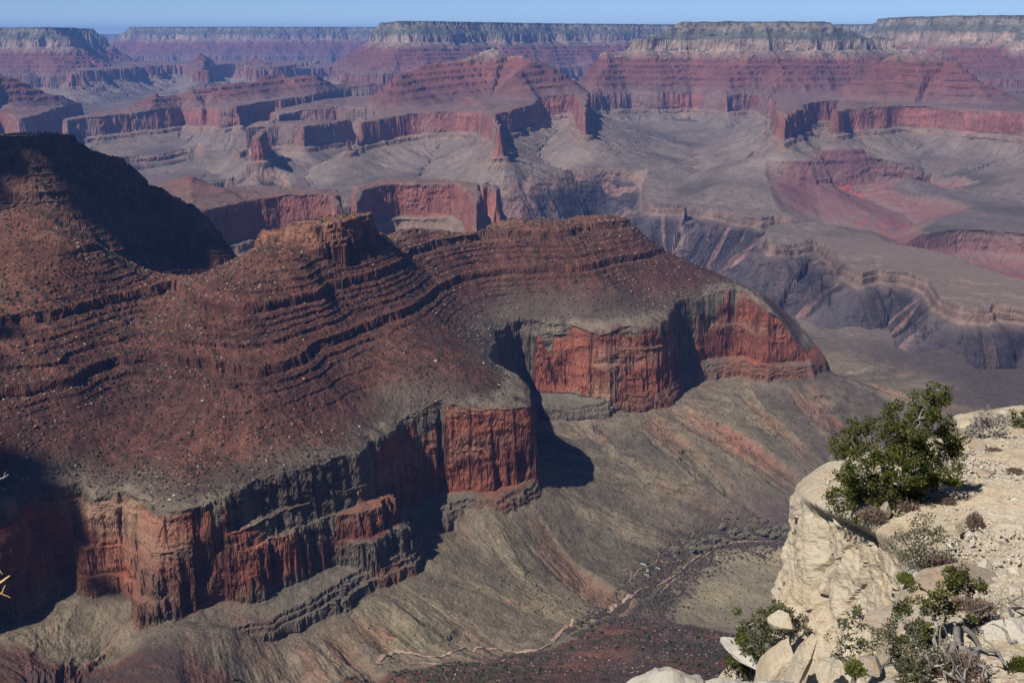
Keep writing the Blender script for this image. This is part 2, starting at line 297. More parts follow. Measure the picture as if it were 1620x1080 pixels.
# rims
def rimland(name, pts, back, **k):
    landform(name, [p+(0,) if len(p) == 3 else p for p in pts]+back, [], level='rim', grid=gF, **k)
rimland('mesa', [(-200, 42, 17800), (-60, 41, 17600), (0, 42, 17500), (60, 44, 17200), (100, 46, 17200), (108, 52, 18300)], [(-7700, 22000), (-14500, 22000)], zR=100, warp=2.6, label='blue hazy tableland rising at the left edge')
landform('mesa', [(-150, 108, -520), (0, 105, -520), (60, 104, -520), (130, 104, -520), (180, 102, -520), (250, 99, -520), (-5200, 24000), (-14000, 24000)], [([(60, 60, 18500), (120, 72, 19000), (200, 73, 20000), (240, 77, 20500)], 200.)], grid=gF, warp=2.6, label='lower terrace of the hazy tableland')
rimland('canyon_rim', [(600, 41, 19000), (618, 38, 17000), (635, 37, 15900), (700, 37, 16300), (760, 36, 17500), (830, 35, 18500), (900, 35, 19500), (1000, 34, 20500), (1080, 34, 21500), (1200, 33, 21500), (1350, 31, 21000), (1440, 30, 20500)], [(9500, 32000), (-2500, 32000)], zR=175, warp=1.8, label='long forested north rim across the horizon')
landform('spur', [(560, 112, -540), (600, 108, -540), (660, 105, -540), (760, 100, -540), (840, 100, -540), (0, 19500), (-3000, 18500)], [[(600, 66, 15000), (625, 50, 15100), (640, 52, 15100), (680, 60, 15000), (715, 50, 15100), (722, 48, 15300), (735, 60, 15600)], [(625, 50, 15100), (640, 38, 15900)], [(722, 48, 15300), (700, 38, 16300)]], grid=gF, warp=1.2, cream=.5, label='pale-topped spurs below the north rim')
rimland('canyon_rim', [(1395, 42, 15500), (1440, 28, 14200), (1500, 25, 13500), (1560, 24, 13200), (1640, 22, 13000), (1800, 22, 13000)], [(15500, 14000), (15500, 20000), (6500, 20000)], zR=205, warp=1.8, label='dark forested rim rising at the right edge')
landform('mesa', [(1300, 140, -545), (1450, 138, -545), (1560, 138, -545), (1640, 140, -545), (12500, 13500), (12500, 19500), (3500, 19500)], [[(1560, 80, 11800), (1590, 62, 12200), (1620, 52, 12600), (1700, 45, 12800)], [(1500, 70, 12800), (1440, 60, 13600)], [(1380, 75, 13000), (1395, 58, 14500)]], grid=gF, warp=1.4, cream=.4, label='red and cream slopes below the right-hand rim')
# the most distant walls
gX = Grid(-34000, 6000, 22000, 56000, 160.0)
def rimx(pts, back, **k): landform('canyon_rim', [p+(0,) for p in pts]+back, [], level='rim', grid=gX, **k)
rimx([(205, 66, 29500), (216, 51, 28500), (300, 48, 28000), (400, 46, 28000), (500, 43, 28500), (620, 40, 29000), (760, 40, 29500)], [(1500, 38000), (-9500, 38000)], zR=175, warp=2.2, label='long hazy blue rim on the left horizon')
rimx([(-100, 56, 44000), (60, 56, 44000), (150, 55, 44000), (260, 55, 44000), (400, 55, 44000)], [(-6000, 55000), (-33000, 55000)], zR=10, warp=2.5, label='faintest blue rim on the far left horizon')

# river gorge (outline on the Tonto level) and the red side valley
far_rim = [(1800, 510), (1700, 500), (1620, 486), (1580, 482), (1574, 476), (1568, 486), (1520, 485), (1490, 466), (1468, 440), (1430, 426), (1385, 424), (1362, 431), (1346, 412), (1330, 396), (1295, 378), (1225, 384), (1209, 372), (1212, 358), (1262, 352), (1300, 349), (1262, 346), (1226, 341), (1204, 346),
           (1150, 336), (1100, 326), (1032, 326), (1020, 318), (1020, 302), (1026, 290), (1006, 280), (996, 272), (985, 262), (1000, 256), (1050, 259), (1085, 252), (1040, 250), (990, 250), (987, 240), (980, 236), (978, 241), (960, 250), (945, 255), (955, 262), (958, 274), (944, 284), (920, 290), (885, 290), (858, 292), (866, 305), (830, 306), (800, 318), (740, 316), (600, 312), (480, 303),
           (420, 286), (398, 284), (352, 288), (335, 292)]
near_rim = [(345, 300), (398, 296), (430, 305), (480, 325), (600, 345), (740, 345), (830, 365), (920, 372), (1010, 400), (1090, 440), (1180, 470), (1240, 492), (1300, 520), (1350, 516), (1408, 520), (1415, 545), (1440, 556), (1500, 547), (1532, 565), (1548, 582), (1620, 582), (1760, 600)]
west = [(320, 250), (262, 256), (205, 259), (145, 267), (100, 262), (90, 222), (104, 207), (60, 212), (0, 220), (-120, 222), (-120, 236), (0, 229), (60, 226), (96, 222), (70, 255), (95, 282), (145, 279), (205, 274), (262, 268), (320, 260)]
GOR = [W(px, py, -1000) for px, py in far_rim+near_rim]
gG = Grid(-9000, 4500, 3000, 15500, 15.0)
sG, cxG, cyG = sdf(gG, GOR); s2_, cx2_, cy2_ = sdf(gG, [W(px, py, -1000) for px, py in west]); w_ = s2_ > sG
sG = np.where(w_, s2_, sG); cxG = np.where(w_, cx2_, cxG); cyG = np.where(w_, cy2_, cyG)
val = [(1178, 272, -935), (1196, 262, -893), (1232, 240, -828), (1250, 237, -824), (1290, 245, -850), (1330, 251, -862), (1400, 255, -866), (1440, 256, -868), (1475, 258, -880), (1512, 268, -900), (1550, 282, -930),
       (1500, 285, -940), (1447, 286, -950), (1446, 290, -950), (1500, 297, -945), (1548, 310, -945), (1490, 335, -960), (1462, 350, -965), (1464, 357, -965), (1512, 349, -960), (1575, 347, -955), (1640, 353, -955), (1900, 362, -955),
       (1900, 520, -1000), (1640, 450, -1000), (1560, 424, -1000), (1500, 402, -1000), (1460, 390, -1000), (1400, 380, -1000), (1375, 364, -1000), (1300, 352, -1000), (1260, 346, -1000), (1226, 330, -1000), (1205, 300, -990), (1180, 284, -975)]
VAL = [W(*p) for p in val]
gV = Grid(800, 7000, 4200, 11000, 15.0)
sV, cxV, cyV = sdf(gV, VAL)
bac = [W(px, py, z) for px, py, z in [(940, 180, -850), (975, 200, -880), (990, 222, -930), (985, 240, -960), (975, 252, -1030), (962, 262, -1060), (985, 282, -1150), (1000, 300, -1300)]]

SCH = np.array([-1e4, 0, 3, 12, 16, 60, 260, 420, 1e4]); SCZ = np.array([0, 0, 22, 26, 52, 82, 290, 420, 420.])
def far(x, y):
    n1 = nz(TA, x, y, 14., .3); n2 = nz(TB, x, y, 5.0, 1.1); n3 = nz(TC, x, y, 2.6, .7); n4 = nz(TD, x, y, 6, 2.1)
    wsh = np.abs(nz(TA, x+50, y+900, 8., 1.2)); T = -1000+200*sst(8000, 11500, y)+5*n1+2.5*n2-14*sat(.28-wsh)/.28*.6
    reg = np.zeros(x.shape, np.int16); q = np.full(x.shape, -1e4); tal = np.zeros(x.shape)
    sg = gG.get(sG, x, y); cg = gG.get(cxG, x, y); dg = gG.get(cyG, x, y)
    z = T.copy()
    for k, L in enumerate(LF):
        g = L['g']
        m = (x > g.x0) & (x < g.xs[-1]) & (y > g.y0) & (y < g.ys[-1])
        if not m.any(): continue
        xm, ym = x[m], y[m]
        s_ = g.get(L['s'], xm, ym); mm = s_ > -1700
        if not mm.any(): continue
        idx = np.nonzero(m)[0][mm]; xm, ym, s_ = xm[mm], ym[mm], s_[mm]; ur = g.get(L['u'], xm, ym)
        w = L['warp']; N1, N2, N3 = n1[idx], n2[idx], n3[idx]
        ca = np.abs(nz(TA, xm, ym, 9., 1.9)); cb = np.abs(nz(TB, xm, ym, 3.2, .6)); wn_ = w*(22*N1+11*N2+28*(ca-.6)+14*(cb-.6))+3*N3
        s2 = s_-wn_
        ur = ur+wn_*1.2*sst(0, 90, ur-L['um'])
        u = np.where(s2 > 0, np.clip(np.minimum(ur, L['lev']-np.minimum(s2*.02, 5)), np.where(ur < -400, -500, L['lev']-1.7*s2), L['lev']-s2*.01), L['lev']-s2)
        # gullies on the talus fans
        cxx = g.get(L['cx'], xm, ym); cyy = g.get(L['cy'], xm, ym)
        gl = np.abs(nz(TA, cxx+.12*xm, cyy+.12*ym, 4.5, .4))
        qq = np.interp(u, PU, PQ)
        ta = sst(860, 980, u)
        qq = qq+ta*(30*(.75-gl)*sst(2200, 1200, u)+3*nz(TC, cxx+.1*xm, cyy+.1*ym, 4., 2.)) + 2.5*N3*(1-ta)
        led = np.interp(qq+2*N3, *stepmap([(-925, 9, 1.5), (-955, 8, 1.2), (-890, 6, 1.2)]))
        qq = qq+(led-qq)*ta*sst(.2, .8, nz(TA, xm+2000, ym, 9., 1.))
        zz = L['pl'][0]*xm+L['pl'][1]*ym+L['pl'][2]+L['vs']*qq
        b = zz > z[idx]
        ii = idx[b]; z[ii] = zz[b]; reg[ii] = k+10; q[ii] = qq[b]; tal[ii] = ta[b]
    # side valley of red shale
    sv = gV.get(sV, x, y); inb = (x > gV.x0) & (x < gV.xs[-1]) & (y > gV.y0) & (y < gV.ys[-1])
    sv = np.where(inb, sv, -500)
    cv, dv = gV.get(cxV, x, y), gV.get(cyV, x, y)
    farside = sst(.35, .75, (dv-y)/(np.hypot(cv-x, dv-y)+8))*sst(5350, 5550, dv)
    dd = sv+7*n2+10*np.abs(nz(TB, x, y, 3.0, .2))+4*n1-5
    gl = np.abs(nz(TA, cv+.15*x, dv+.15*y, 3.8, .9))
    drop = farside*(60*sat(dd/10)+45*sat((dd-14)/9))+np.minimum(np.maximum(dd-5, 0)*.42, 130)+sat(dd/60)*14*(gl-.7)*sat((400-dd)/200)
    zv = z-np.where(sv > -60, np.maximum(drop, 0), 0)*sst(-775, -840, z)
    zv = np.maximum(zv, -1195+2*n1)
    vm = (sv > -20) & (z-zv > 2); reg = np.where(vm, 2, reg); q = np.where(vm, zv-z, q); z = zv
    # the swells that stand on the benches
    # gorge
    rg = np.abs(nz(TA, cg*1.+.25*x, dg+.25*y, 4.0, .9)); rg2 = nz(TC, cg+.2*x, dg+.2*y, 2.2, .2)
    de = sg+8*n2+6*n1+2*n3
    rg3 = np.abs(nz(TB, cg+.3*x, dg+.3*y, 2.6, .5))
    dep = np.interp(de+sst(30, 120, sg)*(75*(.8-rg)+34*(.8-rg3)+11*rg2), SCH, SCZ)
    dep = np.where(sg > -40, dep, 0)*sst(-860, -945, z)
    z = z-dep; reg = np.where((dep > 3), 1, reg); q = np.where(dep > 3, -dep, q)
    return z, dict(fs=farside, cg=cg, dg=dg, reg=reg, q=q, tal=tal, n1=n1, n2=n2, n3=n3, n4=n4, dep=dep, rg=rg, rg3=rg3, gl=gl, sv=sv, wsh=wsh)

def mixc(a, b, t): return a+(b-a)*t[:, None]
def col(*c): return np.array(c, float)[None, :]
def terrain(x, y):
    """height, colour, region and vegetation likelihood at flat arrays x, y"""
    N = len(x); z = np.zeros(N); colr = np.zeros((N, 3)); reg = np.zeros(N, np.int16)
    rr = y
    wF = sst(3500, 3950, y+0.0*x)
    nm = (wF < 1) & (x < 2580) & (x > -3190); 
    fm = (wF > 0) | ~nm
    zn = np.zeros(N)
    if fm.any() or True:
        zf, f = far(x, y)
    zb = zf.copy()
    colf = farcol(x, y, zf, f)
    z[:] = zf; colr[:] = colf; reg[:] = f['reg']
    if nm.any():
        i = np.nonzero(nm)[0]
        xn, yn = x[i], y[i]
        z0, g = near(xn, yn)
        # gorge cut shows through the near ground
        dep = f['dep'][i]
        z1 = np.where(g['sd'] > -60, z0, z0-dep)
        w = wF[i]; keep = sst(-140, -60, g['sd']); w = w*(1-keep)
        z[i] = z1*(1-w)+zf[i]*w
        cn = nearcol(xn, yn, z1, g)
        gm = ((dep > 3) & (g['sd'] < -60))
        cn = np.where(gm[:, None], colf[i], cn)
        colr[i] = mixc(cn, colf[i], w)
        rn = np.where(g['sd'] > -70, 5, np.where(yn < 1500, 6, 7)); rn = np.where(gm, 1, rn)
        reg[i] = np.where(w > .5, f['reg'][i], rn)
    return z, colr, reg

RB = [W(500, 1075, -935), W(560, 1068, -940), W(800, 1048, -975), W(870, 1026, -985), W(1000, 962, -1015), W(1080, 985, -1038), W(1180, 1005, -1035), W(1262, 1045, -1000)]
TERR = [W(*p) for p in [(1062, 975, -1035), (1080, 935, -1038), (1110, 898, -1044), (1140, 872, -1046), (1200, 862, -1050), (1290, 860, -1050), (1300, 1030, -1030), (1200, 1006, -1035), (1090, 985, -1038)]]
def sdf_pts(x, y, P):
    out = np.full(x.shape, -100.0); k = np.nonzero((x > P[0][0]-120) & (x < 1400) & (y > 1500) & (y < 2500))[0]
    if len(k):
        d, _, _, _ = seg_dist(x[k], y[k], P, True); out[k] = np.where(inside(x[k], y[k], P), d, -d)
    return out
RBX = [p[0] for p in RB]; RBY = [p[1] for p in RB]
RED = col(.33, .115, .072); REDD = col(.19, .066, .048); SUPC = col(.138, .063, .046); SUPD = col(.080, .036, .030); GREY = col(.20, .165, .13); GRED = col(.15, .12, .095)
TAN = col(.275, .215, .155); OLIVE = col(.20, .165, .112); BUFF = col(.33, .27, .2); CREAM = col(.52, .43, .33); TONTO = col(.168, .122, .112); PINK = col(.30, .155, .11)
def nearcol(x, y, z, g):
    n1, n2, n3, n4, sd = g['n1'], g['n2'], g['n3'], g['n4'], g['sd']
    c = mixc(SUPC+0*x[:, None], SUPD, sat(.35+.3*n1+.2*n4))
    c = mixc(c, col(.24, .15, .105), sat(.12+.35*g['wide']+.25*g['dr'])*sst(-560, -450, z)*.7)
    bd = np.interp(z, [-700, -650, -640, -600, -585, -580, -562, -560, -545, -520, -512, -490, -488, -470, -440, -430, -400], [.3, .3, 0, .2, .8, .2, .9, .1, .3, .5, .1, .9, .2, .1, .5, .1, .2])
    c = mixc(c, col(.23, .085, .055), bd*.6*sat(.6+.4*n2))
    c = c*(1+.16*nz(TD, x, y, 1.9, .5)+.10*n3)[:, None]
    c = mixc(c, col(.36, .17, .105), np.where(g['cap'], .75, 0)*sat(.7+.3*n3))
    # grey debris bench above the cliff rim
    benc = sst(110, 10, sd+25*n1)*(sd > -5)*(1-sst(2450, 2600, y)*(x < -500))
    c = mixc(c, mixc(GRED*.62+0*x[:, None], GREY*.8, sat(.4+.4*n2)), benc*.85)
    lip = sst(26, 2, sd+7*n2)*(1-sst(2450, 2600, y)*(x < -500))
    c = mixc(c, BUFF*.8, lip*sat(.75+.3*n3)*.85)
    zc = z+2.5*n1
    fx = x*.9+y*.45; fz = z*1.15
    red = mixc(RED+0*x[:, None], REDD, sat(.25+.4*nz(TC, fx, fz, 2.2, .1)+.25*nz(TB, fx, fz*.3, 3.)))
    red = mixc(red, col(.36, .22, .15), sat(.6*nz(TA, fx+99, fz, 1.6)-.35)+.5*sst(-722, -712, zc)+.35*sat(nz(TB, fx*.15, fz, 1.0)-.6))
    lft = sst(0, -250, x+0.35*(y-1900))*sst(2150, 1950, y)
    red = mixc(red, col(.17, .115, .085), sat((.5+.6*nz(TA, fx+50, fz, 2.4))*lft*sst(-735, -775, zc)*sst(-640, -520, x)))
    cl = (sd < 2) & g['cliff']
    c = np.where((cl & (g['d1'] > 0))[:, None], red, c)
    muav = mixc(GREY*.85+0*x[:, None], col(.22, .10, .065), sat(.1+.5*nz(TA, fx+800, fz, 2.)+.45*sst(-893, -900, zc)))
    c = np.where((cl & (g['d2'] > 18))[:, None], muav, c)
    # talus
    t = mixc(TAN*.80+0*x[:, None], GRED*.85, sat(.45+.45*nz(TB, x, y, 3.2, 1.5)+.2*n2))
    t = mixc(t, OLIVE*1.02, sat(1.1*nz(TA, x+333, y, 6., .4)-.25)*sat(g['amp']+.3))
    t = mixc(t, PINK*.85, sat(2.0*(g['rib']-1.35))*.6*sat(g['amp']*1.3)+sat(.9*g['rib2']+.5*g['rib3']-.9)*.55*g['amp'])
    t = t*(1+.13*g['rib3']*g['amp']+.10*n4+.07*n3)[:, None]
    ton = mixc(TONTO*.85+0*x[:, None], OLIVE*.9, sat(.3+.5*nz(TA, x+40, y, 6, 1.))); ton = mixc(ton, GRED*.7, sat(.7*n2+.4*n1))
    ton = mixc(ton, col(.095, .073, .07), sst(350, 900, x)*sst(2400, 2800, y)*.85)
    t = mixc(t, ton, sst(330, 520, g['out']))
    nearred = sst(-14, 14, np.interp(x, RBX, RBY)-y+14*n1+6*n2)
    rd = mixc(col(.14, .066, .052)+0*x[:, None], col(.085, .058, .055), sat(.4+.5*n2+.3*n1)); rd = mixc(rd, PINK*.7, sat(n3-.9)*.5)
    t = mixc(t, rd, nearred)
    ter = sdf_pts(x, y, TERR); t = mixc(t, mixc(col(.33, .275, .18)+0*x[:, None], col(.25, .21, .15), sat(.4+.5*n2+.3*n1)), sst(-8, 10, ter+7*n2)*.9)
    gully = sat(2.5*(.14-g['rib']))*g['amp']
    t = mixc(t, col(.13, .10, .085), gully*.5)
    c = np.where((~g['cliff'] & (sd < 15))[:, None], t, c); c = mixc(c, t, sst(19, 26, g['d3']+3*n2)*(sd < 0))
    # rim country left of the picture
    c = mixc(c, CREAM*.6, sst(-230, -170, z)*(y < 2700))
    return c
KQ = np.array([-1100, -1010, -990, -935, -880, -868, -838, -830, -826, -700, -680, -672, -664, -620, -560, -497, -444, -400, -366, -350, -290, -276, -268, -200, -176, -168, -100, -90, -60, -20, 0, 10.])
KC = np.array([(.155, .115, .105), (.165, .124, .11), (.195, .15, .128), (.22, .17, .14), (.21, .162, .134), (.26, .17, .125), (.24, .17, .13), (.25, .19, .15), (.28, .118, .092), (.31, .122, .098), (.29, .13, .1), (.22, .14, .115), (.18, .115, .1), (.185, .098, .085), (.19, .085, .072), (.21, .088, .072), (.195, .08, .066), (.225, .088, .07),
               (.24, .095, .07), (.25, .13, .1), (.30, .21, .165), (.33, .26, .2), (.42, .29, .22), (.42, .31, .235), (.38, .30, .235), (.14, .14, .105), (.15, .145, .11), (.29, .235, .18), (.25, .21, .165), (.30, .245, .19), (.06, .07, .045), (.05, .06, .04)])
def cgx(f): return f['cg']
def cgy(f): return f['dg']
def farcol(x, y, z, f):
    q = f['q']+7*f['n2']*0.6; n1, n2, n3, n4 = f['n1'], f['n2'], f['n3'], f['n4']
    c = np.stack([np.interp(q, KQ, KC[:, k]) for k in range(3)], -1)
    st = np.interp(q, [-668, -640, -600, -590, -552, -540, -528, -500, -497, -470, -468, -444, -420, -394, -364], [0, .2, .5, 0, .8, 0, .1, .9, .2, 0, .1, .9, 0, .8, 0])
    c = mixc(c, col(.13, .05, .042), st*.55)
    c = c*(1+.10*n2+.07*n3+.05*n4)[:, None]
    red = (q < -672) & (q > -830)
    c = np.where(red[:, None], mixc(c, col(.25, .17, .14), sat(.6*n1+.35*nz(TC, x, y, 9., .2)-.1)), c)
    hi = (q > -370)                                           # forest speckle
    c = np.where(hi[:, None], mixc(c, col(.07, .075, .05), sat(1.3*nz(TD, x, y, 4., .3)-.35+.3*n2)*.8*np.where((q > -268) & (q < -172), .25, 1)), c)
    # Tonto bench, valley, gorge
    ton = mixc(TONTO*1.05+0*x[:, None], col(.235, .18, .145), sat(.3+.45*n1)); ton = mixc(ton, GRED*.7, sat(.6*n2)); ton = mixc(ton, col(.10, .09, .075), sat(nz(TD, x, y, 3., .9)-.4)*.8); ton = mixc(ton, col(.24, .2, .16), sat(2.5*(.16-f['wsh']))*.7)
    ton = mixc(ton, col(.24, .175, .135), sst(1000, 2000, x)*sst(6200, 5400, y)*.8)
    c = np.where((f['reg'] == 0)[:, None], ton, c)
    c = mixc(c, ton, sst(-1000, -1060, q)*(f['reg'] >= 10))
    v = np.stack([np.interp(q, [-260, -190, -150, -120, -106, -60, 0], k) for k in [(.21, .17, .24, .24, .25, .23, .25), (.15, .095, .12, .15, .125, .115, .16), (.135, .085, .105, .13, .11, .10, .125)]], -1)
    v = mixc(v, col(.42, .09, .065), sat(1.3*nz(TC, x+700, y+200, 9., .7)-1.2)*sst(-110, -125, q)*.8)
    v = mixc(v, col(.22, .19, .16), sat(1.3*n1-.1)*.55); v = mixc(v, col(.19, .085, .085), sat(.8*nz(TA, x, y, 6., 2.)-.1)*.8)
    v = mixc(ton, v, sat(sst(0, 90, f['sv']+28*n2)+f['fs'])); c = np.where((f['reg'] == 2)[:, None], v, c)
    d = f['dep']
    gcol = np.stack([np.interp(d, [0, 24, 26, 52, 58, 68, 92, 420], k) for k in [(.21, .22, .24, .20, .22, .14, .080, .066), (.16, .145, .155, .13, .155, .105, .062, .054), (.13, .11, .12, .105, .125, .095, .066, .060)]], -1)
    sc = sat(2.2*(f['rg']-1.1)); gcol = mixc(gcol, col(.25, .165, .14), sc*sst(60, 110, d)*.6)
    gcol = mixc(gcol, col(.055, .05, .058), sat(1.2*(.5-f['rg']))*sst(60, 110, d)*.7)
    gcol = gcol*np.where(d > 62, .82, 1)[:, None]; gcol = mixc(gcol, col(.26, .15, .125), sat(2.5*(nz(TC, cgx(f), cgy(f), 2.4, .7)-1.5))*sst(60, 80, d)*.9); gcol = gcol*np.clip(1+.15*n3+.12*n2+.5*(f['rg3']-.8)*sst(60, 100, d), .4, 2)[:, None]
    c = np.where((d > 3)[:, None], gcol, c)
    return c

# ------------------------------------------------------------------ the terrain sheet: rows by distance, columns by bearing
def build_terrain(NC=1200, NR=1900):
    hf = math.atan(810/FPX/0.90)                             # bearing of the picture's corners
    fine = np.linspace(-hf*1.03, hf*1.03, NC)
    lft = np.linspace(-R_(88), -hf*1.03, 130)[:-1]; rgt = np.linspace(hf*1.03, R_(60), 60)[1:]
    az = np.r_[lft, fine, rgt]; na = len(az)
    # probing pass
    rp = np.r_[np.linspace(25, 1200, 240)[:-1], np.arange(1200, 4300, 2.5), np.arange(4300, 15500, 7.0), np.geomspace(15500, 54000, 700)]
    step = 10; ia = np.arange(0, na, step)
    A, Rr = np.meshgrid(az[ia], rp, indexing='ij')
    zz = np.concatenate([terrain((np.sin(A[k:k+8])*Rr[k:k+8]).ravel(), (np.cos(A[k:k+8])*Rr[k:k+8]).ravel())[0] for k in range(0, len(ia), 8)]).reshape(A.shape)
    ang = zz/(Rr)                                            # tangent of elevation
    sy = ang*FPX
    run = np.maximum.accumulate(sy, axis=1); vis = (sy >= run-1.0)
    dz = np.abs(np.diff(sy, axis=1)); 
    geo = np.hypot(np.diff(Rr, axis=1), np.diff(zz, axis=1))/Rr[:, 1:]
    wgt = np.where(vis[:, 1:], dz+0.02, 0.10*dz)+geo*30
    wgt = np.where(Rr[:, 1:] < 1250, wgt*.12, wgt)
    ker = np.array([1, 2, 3, 2, 1.]); ker /= ker.sum()
    pad = np.pad(wgt, ((2, 2), (0, 0)), 'edge'); wgt = sum(ker[k]*pad[k:k+len(ia)] for k in range(5))
    kr = np.ones(9)/9; wgt = np.apply_along_axis(lambda v: np.convolve(np.pad(v, 4, 'edge'), kr, 'valid'), 1, wgt)
    cdf = np.c_[np.zeros(len(ia)), np.cumsum(wgt, axis=1)]; cdf /= cdf[:, -1:]
    tt = np.linspace(0, 1, NR)
    rk = np.stack([np.interp(tt, cdf[k], rp) for k in range(len(ia))])
    # to all columns
    pos = np.interp(az, az[ia], np.arange(len(ia))); i0 = np.minimum(pos.astype(int), len(ia)-2); fr = (pos-i0)[:, None]
    rows = rk[i0]*(1-fr)+rk[i0+1]*fr
    X = np.sin(az)[:, None]*rows; Y = np.cos(az)[:, None]*rows
    Z = np.empty_like(X); COL = np.empty(X.shape+(3,), np.float32); REG = np.empty(X.shape, np.int16)
    for k in range(0, na, 60):
        s = slice(k, k+60); z, c, r = terrain(X[s].ravel(), Y[s].ravel())
        Z[s] = z.reshape(X[s].shape)
        COL[s] = .70*c.reshape(X[s].shape+(3,)); REG[s] = r.reshape(X[s].shape)
    Rm = rows; dzr = np.gradient(Z, axis=1)/np.maximum(np.gradient(Rm, axis=1), .05)
    st = sst(.7, 2.0, np.abs(dzr))*(Rm > 1250)
    st = (st+np.roll(st, 1, 1)+np.roll(st, -1, 1)+np.roll(st, 1, 0)+np.roll(st, -1, 0))/5
    sc = np.clip(Rm/2200., .8, 5.)**.85
    fx = X*.92+Y*.4; fz = Z*1.0
    out = np.zeros_like(Z)
    for k in range(0, na, 60):
        q = slice(k, k+60); a, b, c = fx[q]/sc[q], fz[q]/sc[q], sc[q]
        o = 3.2*nz(TB, a, b*1.5, 1.5, 0.)+1.5*nz(TC, a, b*1.7, 1.0, 0.)+.7*nz(TD, a, b, 1.4, 0.)
        jt = np.abs(nz(TB, a+70, b*.25, 1.5, 0.)); bd = np.abs(nz(TB, a*.12, b+40, 1.2, 0.))
        o += 5.0*sat(.22-jt)/.22*.6+3.0*sat(.25-bd)/.25*.6
        out[q] = np.clip(o, -6, 6)*c
    Rn = Rm+out*st
    X = np.sin(az)[:, None]*Rn; Y = np.cos(az)[:, None]*Rn
    return X, Y, Z, COL, REG

def tag(o, label=None, cat=None, group=None, kind=None):
    if label: o['label'] = label
    if cat: o['category'] = cat
    if group: o['group'] = group
    if kind: o['kind'] = kind
    return o
def mesh_np(name, V, F, mat, cols=None, smooth=False, parent=None):
    me = bpy.data.meshes.new(name); V = np.asarray(V, np.float32); F = np.asarray(F, np.int32); nf, k = F.shape
    me.vertices.add(len(V)); me.vertices.foreach_set('co', V.ravel())
    me.loops.add(nf*k); me.loops.foreach_set('vertex_index', F.ravel())
    me.polygons.add(nf); me.polygons.foreach_set('loop_start', np.arange(0, nf*k, k, dtype=np.int32)); me.polygons.foreach_set('loop_total', np.full(nf, k, np.int32))
    me.polygons.foreach_set('use_smooth', np.full(nf, smooth, bool))
    if cols is not None:
        a = me.attributes.new('tint', 'FLOAT_COLOR', 'POINT'); a.data.foreach_set('color', np.c_[np.clip(cols, 0.01, 1), np.ones(len(V))].astype(np.float32).ravel())
    me.update(); me.materials.append(mat)
    o = bpy.data.objects.new(name, me); C.objects.link(o)
    if parent: o.parent = parent
    return o

